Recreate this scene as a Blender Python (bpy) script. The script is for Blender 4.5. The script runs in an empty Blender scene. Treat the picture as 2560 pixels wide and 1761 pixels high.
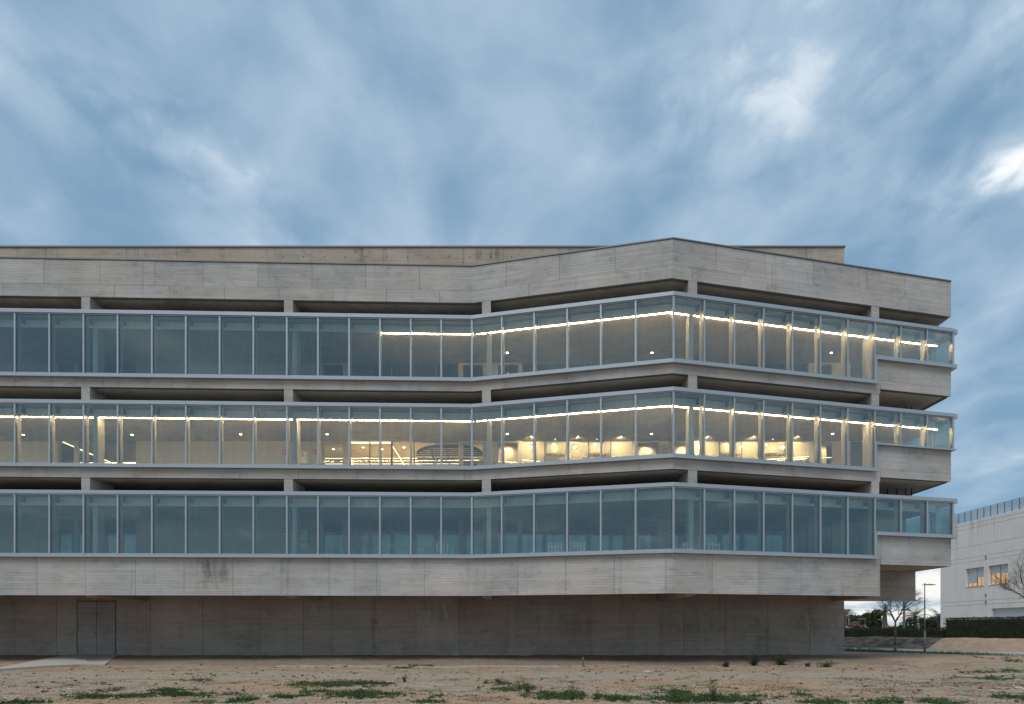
import bpy, math, random
import numpy as np
from mathutils import Vector

R = math.radians
random.seed(7)
rng = np.random.default_rng(11)
scene = bpy.context.scene
col = scene.collection

# ------------------------------------------------------------------ camera
F = 24.0 / 36.0 * 2560.0          # focal length in photograph pixels
HZ = 1575.0                       # horizon row in the photograph
CZ = 1.28                         # eye height above the foot of the wall
cam_d = bpy.data.cameras.new('camera')
cam = bpy.data.objects.new('camera', cam_d)
col.objects.link(cam)
cam.location = (0, 0, CZ)
cam.rotation_euler = (R(90), 0, 0)
cam_d.sensor_width = 36.0
cam_d.lens = 24.0
cam_d.shift_y = (HZ - 880.5) / 2560.0
cam_d.clip_start = 0.1
cam_d.clip_end = 3000
scene.camera = cam

# ------------------------------------------------------------------ node helpers
class NT:
    def __init__(s, tree):
        s.t = tree
        tree.nodes.clear()
    def n(s, kind, **kw):
        nd = s.t.nodes.new(kind)
        for k, v in kw.items():
            setattr(nd, k, v)
        return nd
    def link(s, a, b):
        s.t.links.new(a, b)
    def put(s, sock, v):
        if hasattr(v, 'is_linked') or isinstance(v, bpy.types.NodeSocket):
            s.t.links.new(v, sock)
        else:
            sock.default_value = v
    def m(s, op, a, b=None, c=None, clamp=False):
        nd = s.n('ShaderNodeMath', operation=op, use_clamp=clamp)
        s.put(nd.inputs[0], a)
        if b is not None: s.put(nd.inputs[1], b)
        if c is not None: s.put(nd.inputs[2], c)
        return nd.outputs[0]
    def xyz(s, x, y, z):
        nd = s.n('ShaderNodeCombineXYZ')
        s.put(nd.inputs[0], x); s.put(nd.inputs[1], y); s.put(nd.inputs[2], z)
        return nd.outputs[0]
    def sep(s, v):
        nd = s.n('ShaderNodeSeparateXYZ')
        s.put(nd.inputs[0], v)
        return nd.outputs
    def noise(s, vec, scale=1.0, detail=4.0, rough=0.5, dist=0.0):
        nd = s.n('ShaderNodeTexNoise')
        s.put(nd.inputs['Vector'], vec)
        nd.inputs['Scale'].default_value = scale
        nd.inputs['Detail'].default_value = detail
        nd.inputs['Roughness'].default_value = rough
        nd.inputs['Distortion'].default_value = dist
        return nd.outputs[0]
    def vmul(s, v, xyz):
        nd = s.n('ShaderNodeVectorMath', operation='MULTIPLY')
        s.put(nd.inputs[0], v); nd.inputs[1].default_value = xyz
        return nd.outputs[0]
    def white(s, vec):
        nd = s.n('ShaderNodeTexWhiteNoise', noise_dimensions='3D')
        s.put(nd.inputs['Vector'], vec)
        return nd.outputs[0]
    def mapr(s, v, a, b, c=0.0, d=1.0, kind='SMOOTHSTEP'):
        nd = s.n('ShaderNodeMapRange', interpolation_type=kind)
        s.put(nd.inputs[0], v)
        for i, q in enumerate((a, b, c, d)):
            s.put(nd.inputs[i + 1], q)
        return nd.outputs[0]
    def mix(s, f, a, b, mode='MIX'):
        nd = s.n('ShaderNodeMix', data_type='RGBA', blend_type=mode)
        s.put(nd.inputs[0], f)
        s.put(nd.inputs[6], a if not isinstance(a, tuple) else (*a, 1.0)[:4])
        s.put(nd.inputs[7], b if not isinstance(b, tuple) else (*b, 1.0)[:4])
        return nd.outputs[2]
    def pos(s):
        return s.n('ShaderNodeNewGeometry').outputs['Position']
    def bump(s, h, strength=0.3, dist=0.02):
        nd = s.n('ShaderNodeBump')
        nd.inputs['Strength'].default_value = strength
        nd.inputs['Distance'].default_value = dist
        s.put(nd.inputs['Height'], h)
        return nd.outputs[0]
    def principled(s, base, rough=0.7, metal=0.0, normal=None, spec=None):
        b = s.n('ShaderNodeBsdfPrincipled')
        s.put(b.inputs['Base Color'], base if not isinstance(base, tuple) else (*base, 1.0)[:4])
        s.put(b.inputs['Roughness'], rough)
        s.put(b.inputs['Metallic'], metal)
        if spec is not None: b.inputs['Specular IOR Level'].default_value = spec
        if normal is not None: s.link(normal, b.inputs['Normal'])
        o = s.n('ShaderNodeOutputMaterial')
        s.link(b.outputs[0], o.inputs[0])
        return b

def newmat(name):
    m = bpy.data.materials.new(name)
    m.use_nodes = True
    return m, NT(m.node_tree)

# ------------------------------------------------------------------ sky
SUN_EL, SUN_AZ = 56.0, 208.0      # azimuth clockwise from +Y: behind the camera, to its left
world = bpy.data.worlds.new('World')
scene.world = world
world.use_nodes = True
w = NT(world.node_tree)
sky = w.n('ShaderNodeTexSky', sky_type='NISHITA')
sky.sun_disc = False
sky.sun_elevation = R(SUN_EL)
sky.sun_rotation = R(SUN_AZ)
sky.air_density = 1.0
sky.dust_density = 1.5
sky.ozone_density = 2.0
dirv = w.n('ShaderNodeTexCoord').outputs['Generated']
dx, dy, dz = w.sep(dirv)
den = w.m('ADD', w.m('MAXIMUM', dz, 0.0), 0.16)
u = w.m('DIVIDE', dx, den)
v = w.m('DIVIDE', dy, den)
cp = w.xyz(u, v, 0.0)
big = w.noise(w.vmul(cp, (1.0, 0.8, 1)), 1.7, 4, 0.5, 0.5)
mid = w.noise(w.vmul(cp, (1.15, 0.8, 1)), 3.0, 5, 0.48, 0.45)
fine = w.noise(w.vmul(cp, (1.0, 0.8, 1)), 9.0, 5, 0.55, 0.3)
def patch(u0, v0, su, sv, rot, amp):
    """soft cloud mass round a direction"""
    c_, s_ = math.cos(rot), math.sin(rot)
    a_ = w.m('SUBTRACT', u, u0); b_ = w.m('SUBTRACT', v, v0)
    p_ = w.m('DIVIDE', w.m('ADD', w.m('MULTIPLY', a_, c_), w.m('MULTIPLY', b_, s_)), su)
    q_ = w.m('DIVIDE', w.m('SUBTRACT', w.m('MULTIPLY', b_, c_), w.m('MULTIPLY', a_, s_)), sv)
    r_ = w.m('ADD', w.m('MULTIPLY', p_, p_), w.m('MULTIPLY', q_, q_))
    return w.m('MULTIPLY', w.m('EXPONENT', w.m('MULTIPLY', r_, -1.0)), amp)
dens = w.m('ADD', w.m('MULTIPLY', big, 0.42), w.m('MULTIPLY', mid, 0.58))
dens = w.m('ADD', dens, w.m('MULTIPLY', w.m('SUBTRACT', fine, 0.5), 0.15))
for args in ((-0.55, 1.06, 0.30, 0.09, 0.9, 0.07), (0.62, 0.90, 0.40, 0.13, -0.75, 0.07), (0.84, 1.10, 0.18, 0.085, -0.5, 0.13),
             (0.28, 1.0, 0.25, 0.12, -0.7, 0.05), (0.0, 1.22, 0.35, 0.10, 0.0, -0.05)):
    dens = w.m('ADD', dens, w.m('MULTIPLY', patch(*args), w.mapr(fine, 0.30, 0.64, 0.1, 1.7)))
thin = w.mapr(dens, 0.33, 0.68)
thick = w.mapr(dens, 0.565, 0.80)
low = w.mapr(dz, 0.02, 0.30, 1.0, 0.0)
haze_c = w.mix(low, (0.42, 0.545, 0.67), (0.40, 0.53, 0.64))
skyc = w.n('ShaderNodeVectorMath', operation='SCALE')
w.link(sky.outputs[0], skyc.inputs[0])
skyc.inputs['Scale'].default_value = 0.10
clear = w.mix(0.78, skyc.outputs[0], (0.19, 0.345, 0.50))
c1 = w.mix(thin, clear, haze_c)
c2 = w.mix(thick, c1, (0.97, 0.99, 1.0))
# bank of bright cumulus low over the horizon, under a slate-blue edge
azv = w.m('ARCTAN2', dx, dy)
cum = w.noise(w.xyz(w.m('MULTIPLY', azv, 2.6), w.m('MULTIPLY', dz, 9.0), 2.7), 2.2, 7, 0.6, 0.3)
bandm = w.m('MULTIPLY', w.mapr(dz, 0.0, 0.02), w.mapr(w.m('ADD', dz, w.m('MULTIPLY', w.m('SUBTRACT', cum, 0.5), 0.16)), 0.075, 0.10, 1.0, 0.0))
bandm = w.m('MULTIPLY', bandm, w.mapr(cum, 0.34, 0.52))
c2 = w.mix(w.m('MULTIPLY', bandm, 0.9), c2, (0.95, 0.93, 0.88))
bgn = w.n('ShaderNodeBackground')
w.link(c2, bgn.inputs[0])
bgn.inputs[1].default_value = 1.0
wo = w.n('ShaderNodeOutputWorld')
w.link(bgn.outputs[0], wo.inputs[0])

sun_d = bpy.data.lights.new('sun', 'SUN')
sun_d.energy = 1.6
sun_d.angle = R(28)
sun_d.color = (1.0, 0.95, 0.88)
sun = bpy.data.objects.new('sun', sun_d)
col.objects.link(sun)
az, el = R(SUN_AZ), R(SUN_EL)
sdir = Vector((math.sin(az) * math.cos(el), math.cos(az) * math.cos(el), math.sin(el)))
sun.rotation_euler = (-sdir).to_track_quat('-Z', 'Y').to_euler()
sun.location = sdir * 80

scene.view_settings.view_transform = 'Standard'
scene.view_settings.look = 'None'
scene.view_settings.exposure = 0.14
scene.view_settings.gamma = 1.0
scene.view_settings.use_curve_mapping = False
scene.render.engine = 'CYCLES'
cy = scene.cycles
cy.use_denoising = True
cy.denoiser = 'OPENIMAGEDENOISE'
cy.max_bounces = 8
cy.diffuse_bounces = 3
cy.glossy_bounces = 3
cy.transparent_max_bounces = 24
cy.transmission_bounces = 4
cy.sample_clamp_indirect = 4.0
cy.caustics_reflective = False
cy.caustics_refractive = False

# ------------------------------------------------------------------ materials
def mat_concrete(name, base, board=0.112, seglen=2.3, warm=0.0, stain=0.25, stains=()):
    m, t = newmat(name)
    p = t.pos()
    x, y, z = t.sep(p)
    al = t.m('ADD', x, t.m('MULTIPLY', y, 0.37))
    row = t.m('FLOOR', t.m('DIVIDE', z, board))
    fr = t.m('FRACT', t.m('DIVIDE', z, board))
    edge = t.m('MINIMUM', fr, t.m('SUBTRACT', 1.0, fr))
    rr = t.white(t.xyz(row, 3.3, 1.7))
    sg = t.m('FLOOR', t.m('ADD', t.m('DIVIDE', al, seglen), t.m('MULTIPLY', rr, 9.0)))
    bv = t.white(t.xyz(sg, row, 0.5))
    lineA = t.mapr(edge, 0.0, 0.16, 1.0, 0.0)
    lvar = t.noise(t.vmul(p, (0.55, 0.55, 3.0)), 1.0, 4, 0.6)
    line = t.m('MULTIPLY', lineA, t.mapr(lvar, 0.38, 0.68, 0.1, 1.0))
    grain = t.noise(t.vmul(p, (1.6, 1.6, 22.0)), 1.6, 5, 0.65)
    cloud = t.noise(t.vmul(p, (1, 1, 0.8)), 0.55, 5, 0.55)
    drip = t.noise(t.vmul(p, (3.2, 3.2, 0.16)), 1.0, 4, 0.6)
    pores = t.noise(p, 26.0, 2, 0.5)
    val = t.m('ADD', 1.0, t.m('MULTIPLY', t.m('SUBTRACT', bv, 0.5), 0.13))
    val = t.m('ADD', val, t.m('MULTIPLY', t.m('SUBTRACT', grain, 0.5), 0.42))
    val = t.m('ADD', val, t.m('MULTIPLY', t.m('SUBTRACT', cloud, 0.5), 0.62))
    blot = t.noise(t.vmul(p, (1.6, 1.6, 2.6)), 1.0, 6, 0.7, 0.4)
    val = t.m('SUBTRACT', val, t.m('MULTIPLY', t.mapr(blot, 0.50, 0.72), 0.22))
    val = t.m('SUBTRACT', val, t.m('MULTIPLY', line, 0.22))
    val = t.m('SUBTRACT', val, t.m('MULTIPLY', t.mapr(drip, 0.58, 0.78), stain))
    val = t.m('SUBTRACT', val, t.m('MULTIPLY', t.mapr(pores, 0.68, 0.78), 0.35))
    oi = t.n('ShaderNodeObjectInfo').outputs['Random']
    val = t.m('ADD', val, t.m('MULTIPLY', t.m('SUBTRACT', oi, 0.5), 0.15))
    sn = t.noise(t.vmul(p, (5.0, 5.0, 0.9)), 1.0, 4, 0.6)
    for (sx, sz, wx, wz, am) in stains:
        ex = t.m('POWER', t.m('DIVIDE', t.m('SUBTRACT', x, sx), wx), 2.0)
        ez = t.m('POWER', t.m('DIVIDE', t.m('SUBTRACT', z, sz), wz), 2.0)
        g_ = t.m('EXPONENT', t.m('MULTIPLY', t.m('ADD', ex, ez), -1.0))
        val = t.m('SUBTRACT', val, t.m('MULTIPLY', t.m('MULTIPLY', g_, t.mapr(sn, 0.35, 0.6)), am))
    val = t.m('MAXIMUM', val, 0.3)
    tint = t.noise(t.vmul(p, (0.3, 0.3, 0.5)), 1.0, 3, 0.5)
    c = t.mix(t.mapr(tint, 0.35, 0.68), base, (base[0] * 1.05, base[1] * 0.99, base[2] * (0.94 - warm)))
    vm = t.n('ShaderNodeVectorMath', operation='SCALE')
    t.link(c, vm.inputs[0]); t.link(val, vm.inputs['Scale'])
    h = t.m('ADD', t.m('MULTIPLY', grain, 0.5), t.m('SUBTRACT', t.m('MULTIPLY', bv, 0.5), t.m('MULTIPLY', line, 1.0)))
    t.principled(vm.outputs[0], 0.85, 0.0, t.bump(h, 0.5, 0.012), 0.25)
    return m

def mat_plain(name, base, rough=0.6, metal=0.0, var=0.12, scale=2.0, spec=None, bump=0.0):
    m, t = newmat(name)
    p = t.pos()
    nz = t.noise(p, scale, 5, 0.6)
    vm = t.n('ShaderNodeVectorMath', operation='SCALE')
    vm.inputs[0].default_value = base
    t.link(t.m('ADD', 1.0 - var / 2, t.m('MULTIPLY', nz, var)), vm.inputs['Scale'])
    t.principled(vm.outputs[0], rough, metal, t.bump(nz, bump, 0.01) if bump else None, spec)
    return m

def mat_emit(name, colr, strength):
    m, t = newmat(name)
    e = t.n('ShaderNodeEmission')
    e.inputs[0].default_value = (*colr, 1)
    e.inputs[1].default_value = strength
    o = t.n('ShaderNodeOutputMaterial')
    t.link(e.outputs[0], o.inputs[0])
    return m

def mat_glass(name, tint, refl=0.1, dirt=0.05):
    m, t = newmat(name)
    p = t.pos()
    tr = t.n('ShaderNodeBsdfTransparent'); tr.inputs[0].default_value = (*tint, 1)
    gl = t.n('ShaderNodeBsdfGlossy'); gl.inputs[0].default_value = (0.86, 0.98, 1, 1)
    gl.inputs['Roughness'].default_value = 0.0
    wob = t.noise(t.vmul(p, (0.5, 0.5, 0.5)), 1.0, 2, 0.5)
    t.link(t.bump(wob, 0.012, 0.02), gl.inputs['Normal'])
    lw = t.n('ShaderNodeLayerWeight'); lw.inputs[0].default_value = 0.22
    f = t.m('ADD', refl, t.m('MULTIPLY', lw.outputs['Fresnel'], 0.75), clamp=True)
    mx = t.n('ShaderNodeMixShader')
    t.link(f, mx.inputs[0]); t.link(tr.outputs[0], mx.inputs[1]); t.link(gl.outputs[0], mx.inputs[2])
    # dust film
    streak = t.noise(t.vmul(p, (7.0, 7.0, 0.5)), 1.0, 4, 0.6)
    df = t.n('ShaderNodeBsdfDiffuse'); df.inputs[0].default_value = (0.5, 0.52, 0.52, 1)
    tl = t.n('ShaderNodeBsdfTranslucent'); tl.inputs[0].default_value = (0.7, 0.68, 0.62, 1)
    ds = t.n('ShaderNodeMixShader'); ds.inputs[0].default_value = 0.6
    t.link(df.outputs[0], ds.inputs[1]); t.link(tl.outputs[0], ds.inputs[2])
    mx2 = t.n('ShaderNodeMixShader')
    t.link(t.m('MULTIPLY', t.mapr(streak, 0.35, 0.7, 0.25, 1.0), dirt), mx2.inputs[0])
    t.link(mx.outputs[0], mx2.inputs[1]); t.link(ds.outputs[0], mx2.inputs[2])
    o = t.n('ShaderNodeOutputMaterial')
    t.link(mx2.outputs[0], o.inputs[0])
    return m

M = {}
M['conc'] = mat_concrete('board_marked_concrete', (0.405, 0.40, 0.388), stains=((-13.0, 3.9, 0.45, 0.8, 0.45), (-12.3, 4.0, 0.2, 0.6, 0.3), (15.6, 16.7, 0.45, 0.7, 0.3), (2.0, 17.0, 0.5, 0.3, 0.2)))
M['conc_roof'] = mat_concrete('weathered_concrete', (0.40, 0.35, 0.29), stain=0.4, stains=((-0.9, 19.8, 0.35, 0.35, 0.5), (-1.6, 19.8, 0.2, 0.3, 0.4), (-7.6, 19.9, 0.2, 0.1, 0.6)))
M['conc_base'] = mat_concrete('base_wall_concrete', (0.37, 0.345, 0.315), stain=0.2, stains=((-6.8, 1.6, 0.16, 1.6, 0.3), (-3.6, 2.2, 1.2, 0.7, 0.25), (2.5, 1.6, 1.6, 0.6, 0.22), (9.0, 1.3, 1.5, 0.5, 0.22), (14.6, 1.6, 0.8, 0.5, 0.25)))
M['joint'] = mat_plain('joint_concrete', (0.13, 0.125, 0.115), 0.9)
M['soffit'] = mat_concrete('soffit_concrete', (0.40, 0.375, 0.34), stain=0.1)
M['alu'] = mat_plain('anodised_aluminium', (0.40, 0.44, 0.47), 0.42, 0.55, 0.10, 0.8)
M['alu_dark'] = mat_plain('grey_steel', (0.16, 0.165, 0.17), 0.5, 0.5)
M['coping'] = mat_plain('zinc_coping', (0.17, 0.19, 0.20), 0.5, 0.5)
M['glass'] = mat_glass('window_glass', (0.86, 0.93, 0.925), 0.075, 0.045)
M['glass_in'] = mat_glass('partition_glass', (0.93, 0.96, 0.95), 0.02, 0.0)
M['ceil'] = mat_concrete('ceiling_concrete', (0.46, 0.455, 0.44), board=0.5, stain=0.0)
M['cover'] = mat_plain('pale_bounce_top', (0.55, 0.54, 0.52), 0.8)  # unseen plate tops, made pale to bounce light up onto the soffits
M['tint'] = mat_glass('tinted_rear_glass', (0.33, 0.40, 0.40), 0.05, 0.1)
M['upstand'] = mat_plain('white_board', (0.88, 0.89, 0.88), 0.6)
M['floor_in'] = mat_plain('grey_floor', (0.46, 0.455, 0.44), 0.35)
M['wall_in'] = mat_plain('grey_wall_paint', (0.50, 0.50, 0.485), 0.7, 0, 0.06)
M['room'] = mat_plain('cream_wall_paint', (0.74, 0.66, 0.54), 0.7, 0, 0.05)
M['dark_in'] = mat_plain('dark_panel', (0.07, 0.085, 0.09), 0.5)
M['column'] = mat_plain('pale_column_paint', (0.55, 0.58, 0.56), 0.6)
M['fin'] = mat_plain('pale_fin', (0.62, 0.62, 0.60), 0.5, 0.1)
M['led'] = mat_emit('warm_led', (1.0, 0.58, 0.27), 95.0)
M['led2'] = mat_emit('warm_led_soft', (1.0, 0.66, 0.34), 6.0)
M['spot'] = mat_emit('warm_spot', (1.0, 0.78, 0.48), 30.0)
M['brown'] = mat_plain('brown_lettering', (0.16, 0.10, 0.05), 0.6)
M['slat'] = mat_plain('dark_walnut_slat', (0.10, 0.08, 0.065), 0.6)
M['white'] = mat_plain('white_paint', (0.78, 0.78, 0.76), 0.5, 0, 0.06)
M['red'] = mat_plain('red_print', (0.55, 0.06, 0.05), 0.5)
M['door'] = mat_concrete('concrete_clad_door', (0.33, 0.325, 0.325), board=0.3, stain=0.2)
M['black'] = mat_plain('black_gap', (0.02, 0.02, 0.02), 0.7)
M['yellow'] = mat_plain('amber_lens', (0.7, 0.38, 0.05), 0.4)
M['path'] = mat_plain('pale_path_concrete', (0.44, 0.40, 0.34), 0.9, 0, 0.3, 1.2, bump=0.2)
M['road'] = mat_plain('pale_road', (0.40, 0.40, 0.39), 0.85, 0, 0.15, 1.0)
M['bark'] = mat_plain('grey_bark', (0.15, 0.125, 0.10), 0.9, 0, 0.5, 9.0, bump=0.5)
M['palm_bark'] = mat_plain('palm_bark', (0.13, 0.10, 0.07), 0.9, 0, 0.5, 6.0, bump=0.5)
M['post'] = mat_plain('galvanised_post', (0.22, 0.23, 0.24), 0.45, 0.5)
M['stone'] = mat_plain('pale_limestone', (0.48, 0.42, 0.35), 0.9, 0, 0.4, 8.0)
M['blind'] = mat_plain('grey_blind', (0.42, 0.48, 0.51), 0.6, 0, 0.05)
M['lit_room'] = mat_emit('lit_room', (1.0, 0.66, 0.36), 0.55)

def mat_leaf(name, a, b, scale=1.5, trans=0.25):
    m, t = newmat(name)
    p = t.pos()
    nz = t.noise(p, scale, 4, 0.6)
    nz2 = t.noise(p, 40.0, 1, 0.5)
    f = t.m('ADD', t.m('MULTIPLY', nz, 0.6), t.m('MULTIPLY', nz2, 0.4))
    c = t.mix(t.mapr(f, 0.35, 0.65), a, b)
    d = t.n('ShaderNodeBsdfPrincipled'); t.link(c, d.inputs['Base Color'])
    d.inputs['Roughness'].default_value = 0.6
    d.inputs['Specular IOR Level'].default_value = 0.3
    tl = t.n('ShaderNodeBsdfTranslucent'); t.link(c, tl.inputs[0])
    mx = t.n('ShaderNodeMixShader'); mx.inputs[0].default_value = trans
    t.link(d.outputs[0], mx.inputs[1]); t.link(tl.outputs[0], mx.inputs[2])
    o = t.n('ShaderNodeOutputMaterial'); t.link(mx.outputs[0], o.inputs[0])
    return m
M['weed'] = mat_leaf('weed_leaf', (0.045, 0.085, 0.03), (0.10, 0.16, 0.055), 2.0)
M['weed_dry'] = mat_leaf('dry_weed', (0.12, 0.10, 0.08), (0.24, 0.20, 0.155), 2.0)
M['grass'] = mat_leaf('grass_blade', (0.05, 0.10, 0.025), (0.11, 0.18, 0.05), 1.0)
M['hedge'] = mat_leaf('hedge_leaf', (0.018, 0.024, 0.014), (0.04, 0.05, 0.022), 3.0, 0.1)
M['tree_a'] = mat_leaf('tree_leaf', (0.03, 0.05, 0.018), (0.09, 0.115, 0.03), 0.5)
M['bush'] = mat_leaf('bush_leaf', (0.025, 0.04, 0.022), (0.055, 0.08, 0.035), 1.0)
M['cypress'] = mat_leaf('cypress_leaf', (0.012, 0.022, 0.010), (0.025, 0.04, 0.018), 1.0, 0.1)
M['palm'] = mat_leaf('palm_leaf', (0.035, 0.05, 0.022), (0.075, 0.09, 0.04), 1.0)
M['twig'] = mat_leaf('reddish_twig', (0.14, 0.10, 0.08), (0.22, 0.16, 0.13), 1.0, 0.0)

def mat_white_building():
    m, t = newmat('white_concrete')
    p = t.pos(); x, y, z = t.sep(p)
    cl = t.noise(p, 0.35, 5, 0.55)
    dr = t.noise(t.vmul(p, (1.2, 1.2, 0.07)), 1.0, 5, 0.65)
    top = t.mapr(z, 9.0, 12.4, 0.25, 1.0)
    rust = t.m('MULTIPLY', t.mapr(dr, 0.46, 0.68), top)
    c = t.mix(t.m('MULTIPLY', rust, 0.75), (0.69, 0.68, 0.66), (0.44, 0.33, 0.235))
    c = t.mix(t.m('MULTIPLY', t.mapr(cl, 0.42, 0.7), 0.35), c, (0.55, 0.545, 0.53))
    t.principled(c, 0.85, 0.0, None, 0.25)
    return m
M['wconc'] = mat_white_building()

def mat_ground():
    m, t = newmat('dry_earth')
    p = t.pos(); x, y, z = t.sep(p)
    a = t.noise(t.vmul(p, (0.6, 1.0, 0)), 0.35, 5, 0.6)
    b = t.noise(p, 2.2, 5, 0.65)
    c3 = t.noise(p, 9.0, 5, 0.75)
    c4 = t.noise(p, 55.0, 2, 0.6)
    tan = (0.42, 0.29, 0.19); grey = (0.38, 0.315, 0.245); red = (0.33, 0.20, 0.125)
    c = t.mix(t.mapr(a, 0.42, 0.58), tan, grey)
    c = t.mix(t.m('MULTIPLY', t.mapr(b, 0.46, 0.64), 0.75), c, red)
    b2 = t.noise(t.vmul(p, (0.55, 1.6, 0)), 1.1, 6, 0.7)
    c = t.mix(t.m('MULTIPLY', t.mapr(b2, 0.50, 0.64), 0.65), c, (0.20, 0.14, 0.09))
    c = t.mix(t.m('MULTIPLY', t.mapr(b2, 0.46, 0.34), 0.55), c, (0.47, 0.38, 0.29))
    # gravelly haul track across the lot
    trk = t.mapr(t.m('ABSOLUTE', t.m('SUBTRACT', y, t.m('ADD', 22.6, t.m('MULTIPLY', a, 1.6)))), 0.6, 2.2, 1.0, 0.0)
    c = t.mix(t.m('MULTIPLY', trk, 0.55), c, (0.40, 0.345, 0.28))
    sp = t.mapr(c3, 0.56, 0.70)
    c = t.mix(t.m('MULTIPLY', sp, 0.75), c, (0.16, 0.12, 0.085))
    lt = t.mapr(c4, 0.60, 0.74)
    c = t.mix(t.m('MULTIPLY', lt, 0.5), c, (0.55, 0.47, 0.38))
    h = t.m('ADD', t.m('MULTIPLY', c3, 0.7), t.m('MULTIPLY', c4, 0.4))
    t.principled(c, 0.95, 0.0, t.bump(h, 0.9, 0.04), 0.15)
    return m
M['ground'] = mat_ground()

def mat_soil(name, a, b, sc=3.0):
    m, t = newmat(name)
    p = t.pos()
    n1 = t.noise(p, sc, 5, 0.65); n2 = t.noise(p, sc * 6, 3, 0.6)
    c = t.mix(t.mapr(n1, 0.35, 0.65), a, b)
    c = t.mix(t.m('MULTIPLY', t.mapr(n2, 0.55, 0.7), 0.4), c, (b[0] * 1.3, b[1] * 1.25, b[2] * 1.2))
    t.principled(c, 0.95, 0.0, t.bump(t.m('ADD', n1, n2), 0.9, 0.04), 0.15)
    return m
M['bed'] = mat_soil('dark_bed_soil', (0.24, 0.178, 0.135), (0.31, 0.235, 0.18), 3.0)  # darker brown than the open earth
M['clod'] = mat_soil('brown_clod', (0.15, 0.105, 0.07), (0.26, 0.185, 0.125), 5.0)
M['mulch'] = mat_soil('dark_bank_mat', (0.045, 0.036, 0.032), (0.15, 0.12, 0.10), 1.6)
M['bank'] = mat_soil('tan_bank_soil', (0.33, 0.22, 0.155), (0.42, 0.30, 0.215), 1.6)

# ------------------------------------------------------------------ mesh helpers
BOXF = [(0, 3, 2, 1), (4, 5, 6, 7), (0, 1, 5, 4), (1, 2, 6, 5), (2, 3, 7, 6), (3, 0, 4, 7)]
class MB:
    def __init__(s): s.v = []; s.f = []
    def hexa(s, p8):
        o = len(s.v); s.v += [tuple(q) for q in p8]
        s.f += [tuple(i + o for i in f) for f in BOXF]
    def box(s, x0, x1, y0, y1, z0, z1):
        s.hexa([(x0, y0, z0), (x1, y0, z0), (x1, y1, z0), (x0, y1, z0),
                (x0, y0, z1), (x1, y0, z1), (x1, y1, z1), (x0, y1, z1)])
    def prism(s, poly, z0, z1):
        # poly anticlockwise seen from above
        o = len(s.v); n = len(poly)
        s.v += [(x, y, z0) for x, y in poly] + [(x, y, z1) for x, y in poly]
        s.f.append(tuple(o + i for i in reversed(range(n))))
        s.f.append(tuple(o + n + i for i in range(n)))
        for i in range(n):
            j = (i + 1) % n
            s.f.append((o + i, o + j, o + n + j, o + n + i))
    def bar(s, a, b, r, r2=None, n=6, cap=True):
        a = Vector(a); b = Vector(b); r2 = r if r2 is None else r2
        d = (b - a)
        if d.length < 1e-6: return
        d.normalize()
        up = Vector((0, 0, 1)) if abs(d.z) < 0.95 else Vector((1, 0, 0))
        e = d.cross(up).normalized(); g = d.cross(e).normalized()
        o = len(s.v)
        for q, rr in ((a, r), (b, r2)):
            for i in range(n):
                an = 2 * math.pi * i / n
                s.v.append(tuple(q + e * (rr * math.cos(an)) + g * (rr * math.sin(an))))
        for i in range(n):
            j = (i + 1) % n
            s.f.append((o + i, o + n + i, o + n + j, o + j))
        if cap:
            s.f.append(tuple(o + i for i in range(n)))
            s.f.append(tuple(o + n + i for i in reversed(range(n))))
    def sq(s, a, b, w, h):
        """square-section bar from a to b: w across, h in z"""
        a = Vector(a); b = Vector(b); d = (b - a).normalized()
        up = Vector((0, 0, 1)) if abs(d.z) < 0.95 else Vector((0, 1, 0))
        e = d.cross(up).normalized() * (w / 2); g = e.cross(d).normalized() * (h / 2)
        s.hexa([a - e - g, b - e - g, b + e - g, a + e - g, a - e + g, b - e + g, b + e + g, a + e + g])
    def build(s, name, mat, parent=None, smooth=False):
        me = bpy.data.meshes.new(name)
        me.from_pydata(s.v, [], s.f)
        me.materials.append(M[mat] if isinstance(mat, str) else mat)
        me.update()
        if smooth:
            me.polygons.foreach_set('use_smooth', [True] * len(me.polygons))
        o = bpy.data.objects.new(name, me)
        col.objects.link(o)
        if parent is not None:
            o.parent = parent
            off = Vector((0, 0, 0))
            q = parent
            while q is not None:
                off += q.location; q = q.parent
            o.location = -off
        return o

def fix_normals(o):
    import bmesh
    bm = bmesh.new(); bm.from_mesh(o.data)
    bmesh.ops.recalc_face_normals(bm, faces=bm.faces)
    bm.to_mesh(o.data); bm.free()
    return o

def arrays(name, verts, faces4, mat, parent=None):
    """numpy verts (n,3) and quads (m,4) -> object"""
    me = bpy.data.meshes.new(name)
    n, m_ = len(verts), len(faces4)
    me.vertices.add(n); me.vertices.foreach_set('co', np.asarray(verts, dtype=np.float32).ravel())
    k = faces4.shape[1]
    me.loops.add(m_ * k); me.loops.foreach_set('vertex_index', faces4.astype(np.int32).ravel())
    me.polygons.add(m_)
    me.polygons.foreach_set('loop_start', np.arange(0, m_ * k, k, dtype=np.int32))
    me.polygons.foreach_set('loop_total', np.full(m_, k, dtype=np.int32))
    me.materials.append(M[mat])
    me.update(calc_edges=True); me.validate()
    o = bpy.data.objects.new(name, me); col.objects.link(o)
    if parent is not None:
        o.parent = parent; o.location = -parent.location
    return o

def tag(o, label=None, cat=None, group=None, kind=None):
    if label: o['label'] = label
    if cat: o['category'] = cat
    if group: o['group'] = group
    if kind: o['kind'] = kind
    return o

def thing(name, loc, label, cat, group=None):
    o = bpy.data.objects.new(name, None)
    o.empty_display_size = 0.3
    col.objects.link(o); o.location = loc
    return tag(o, label, cat, group)

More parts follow.
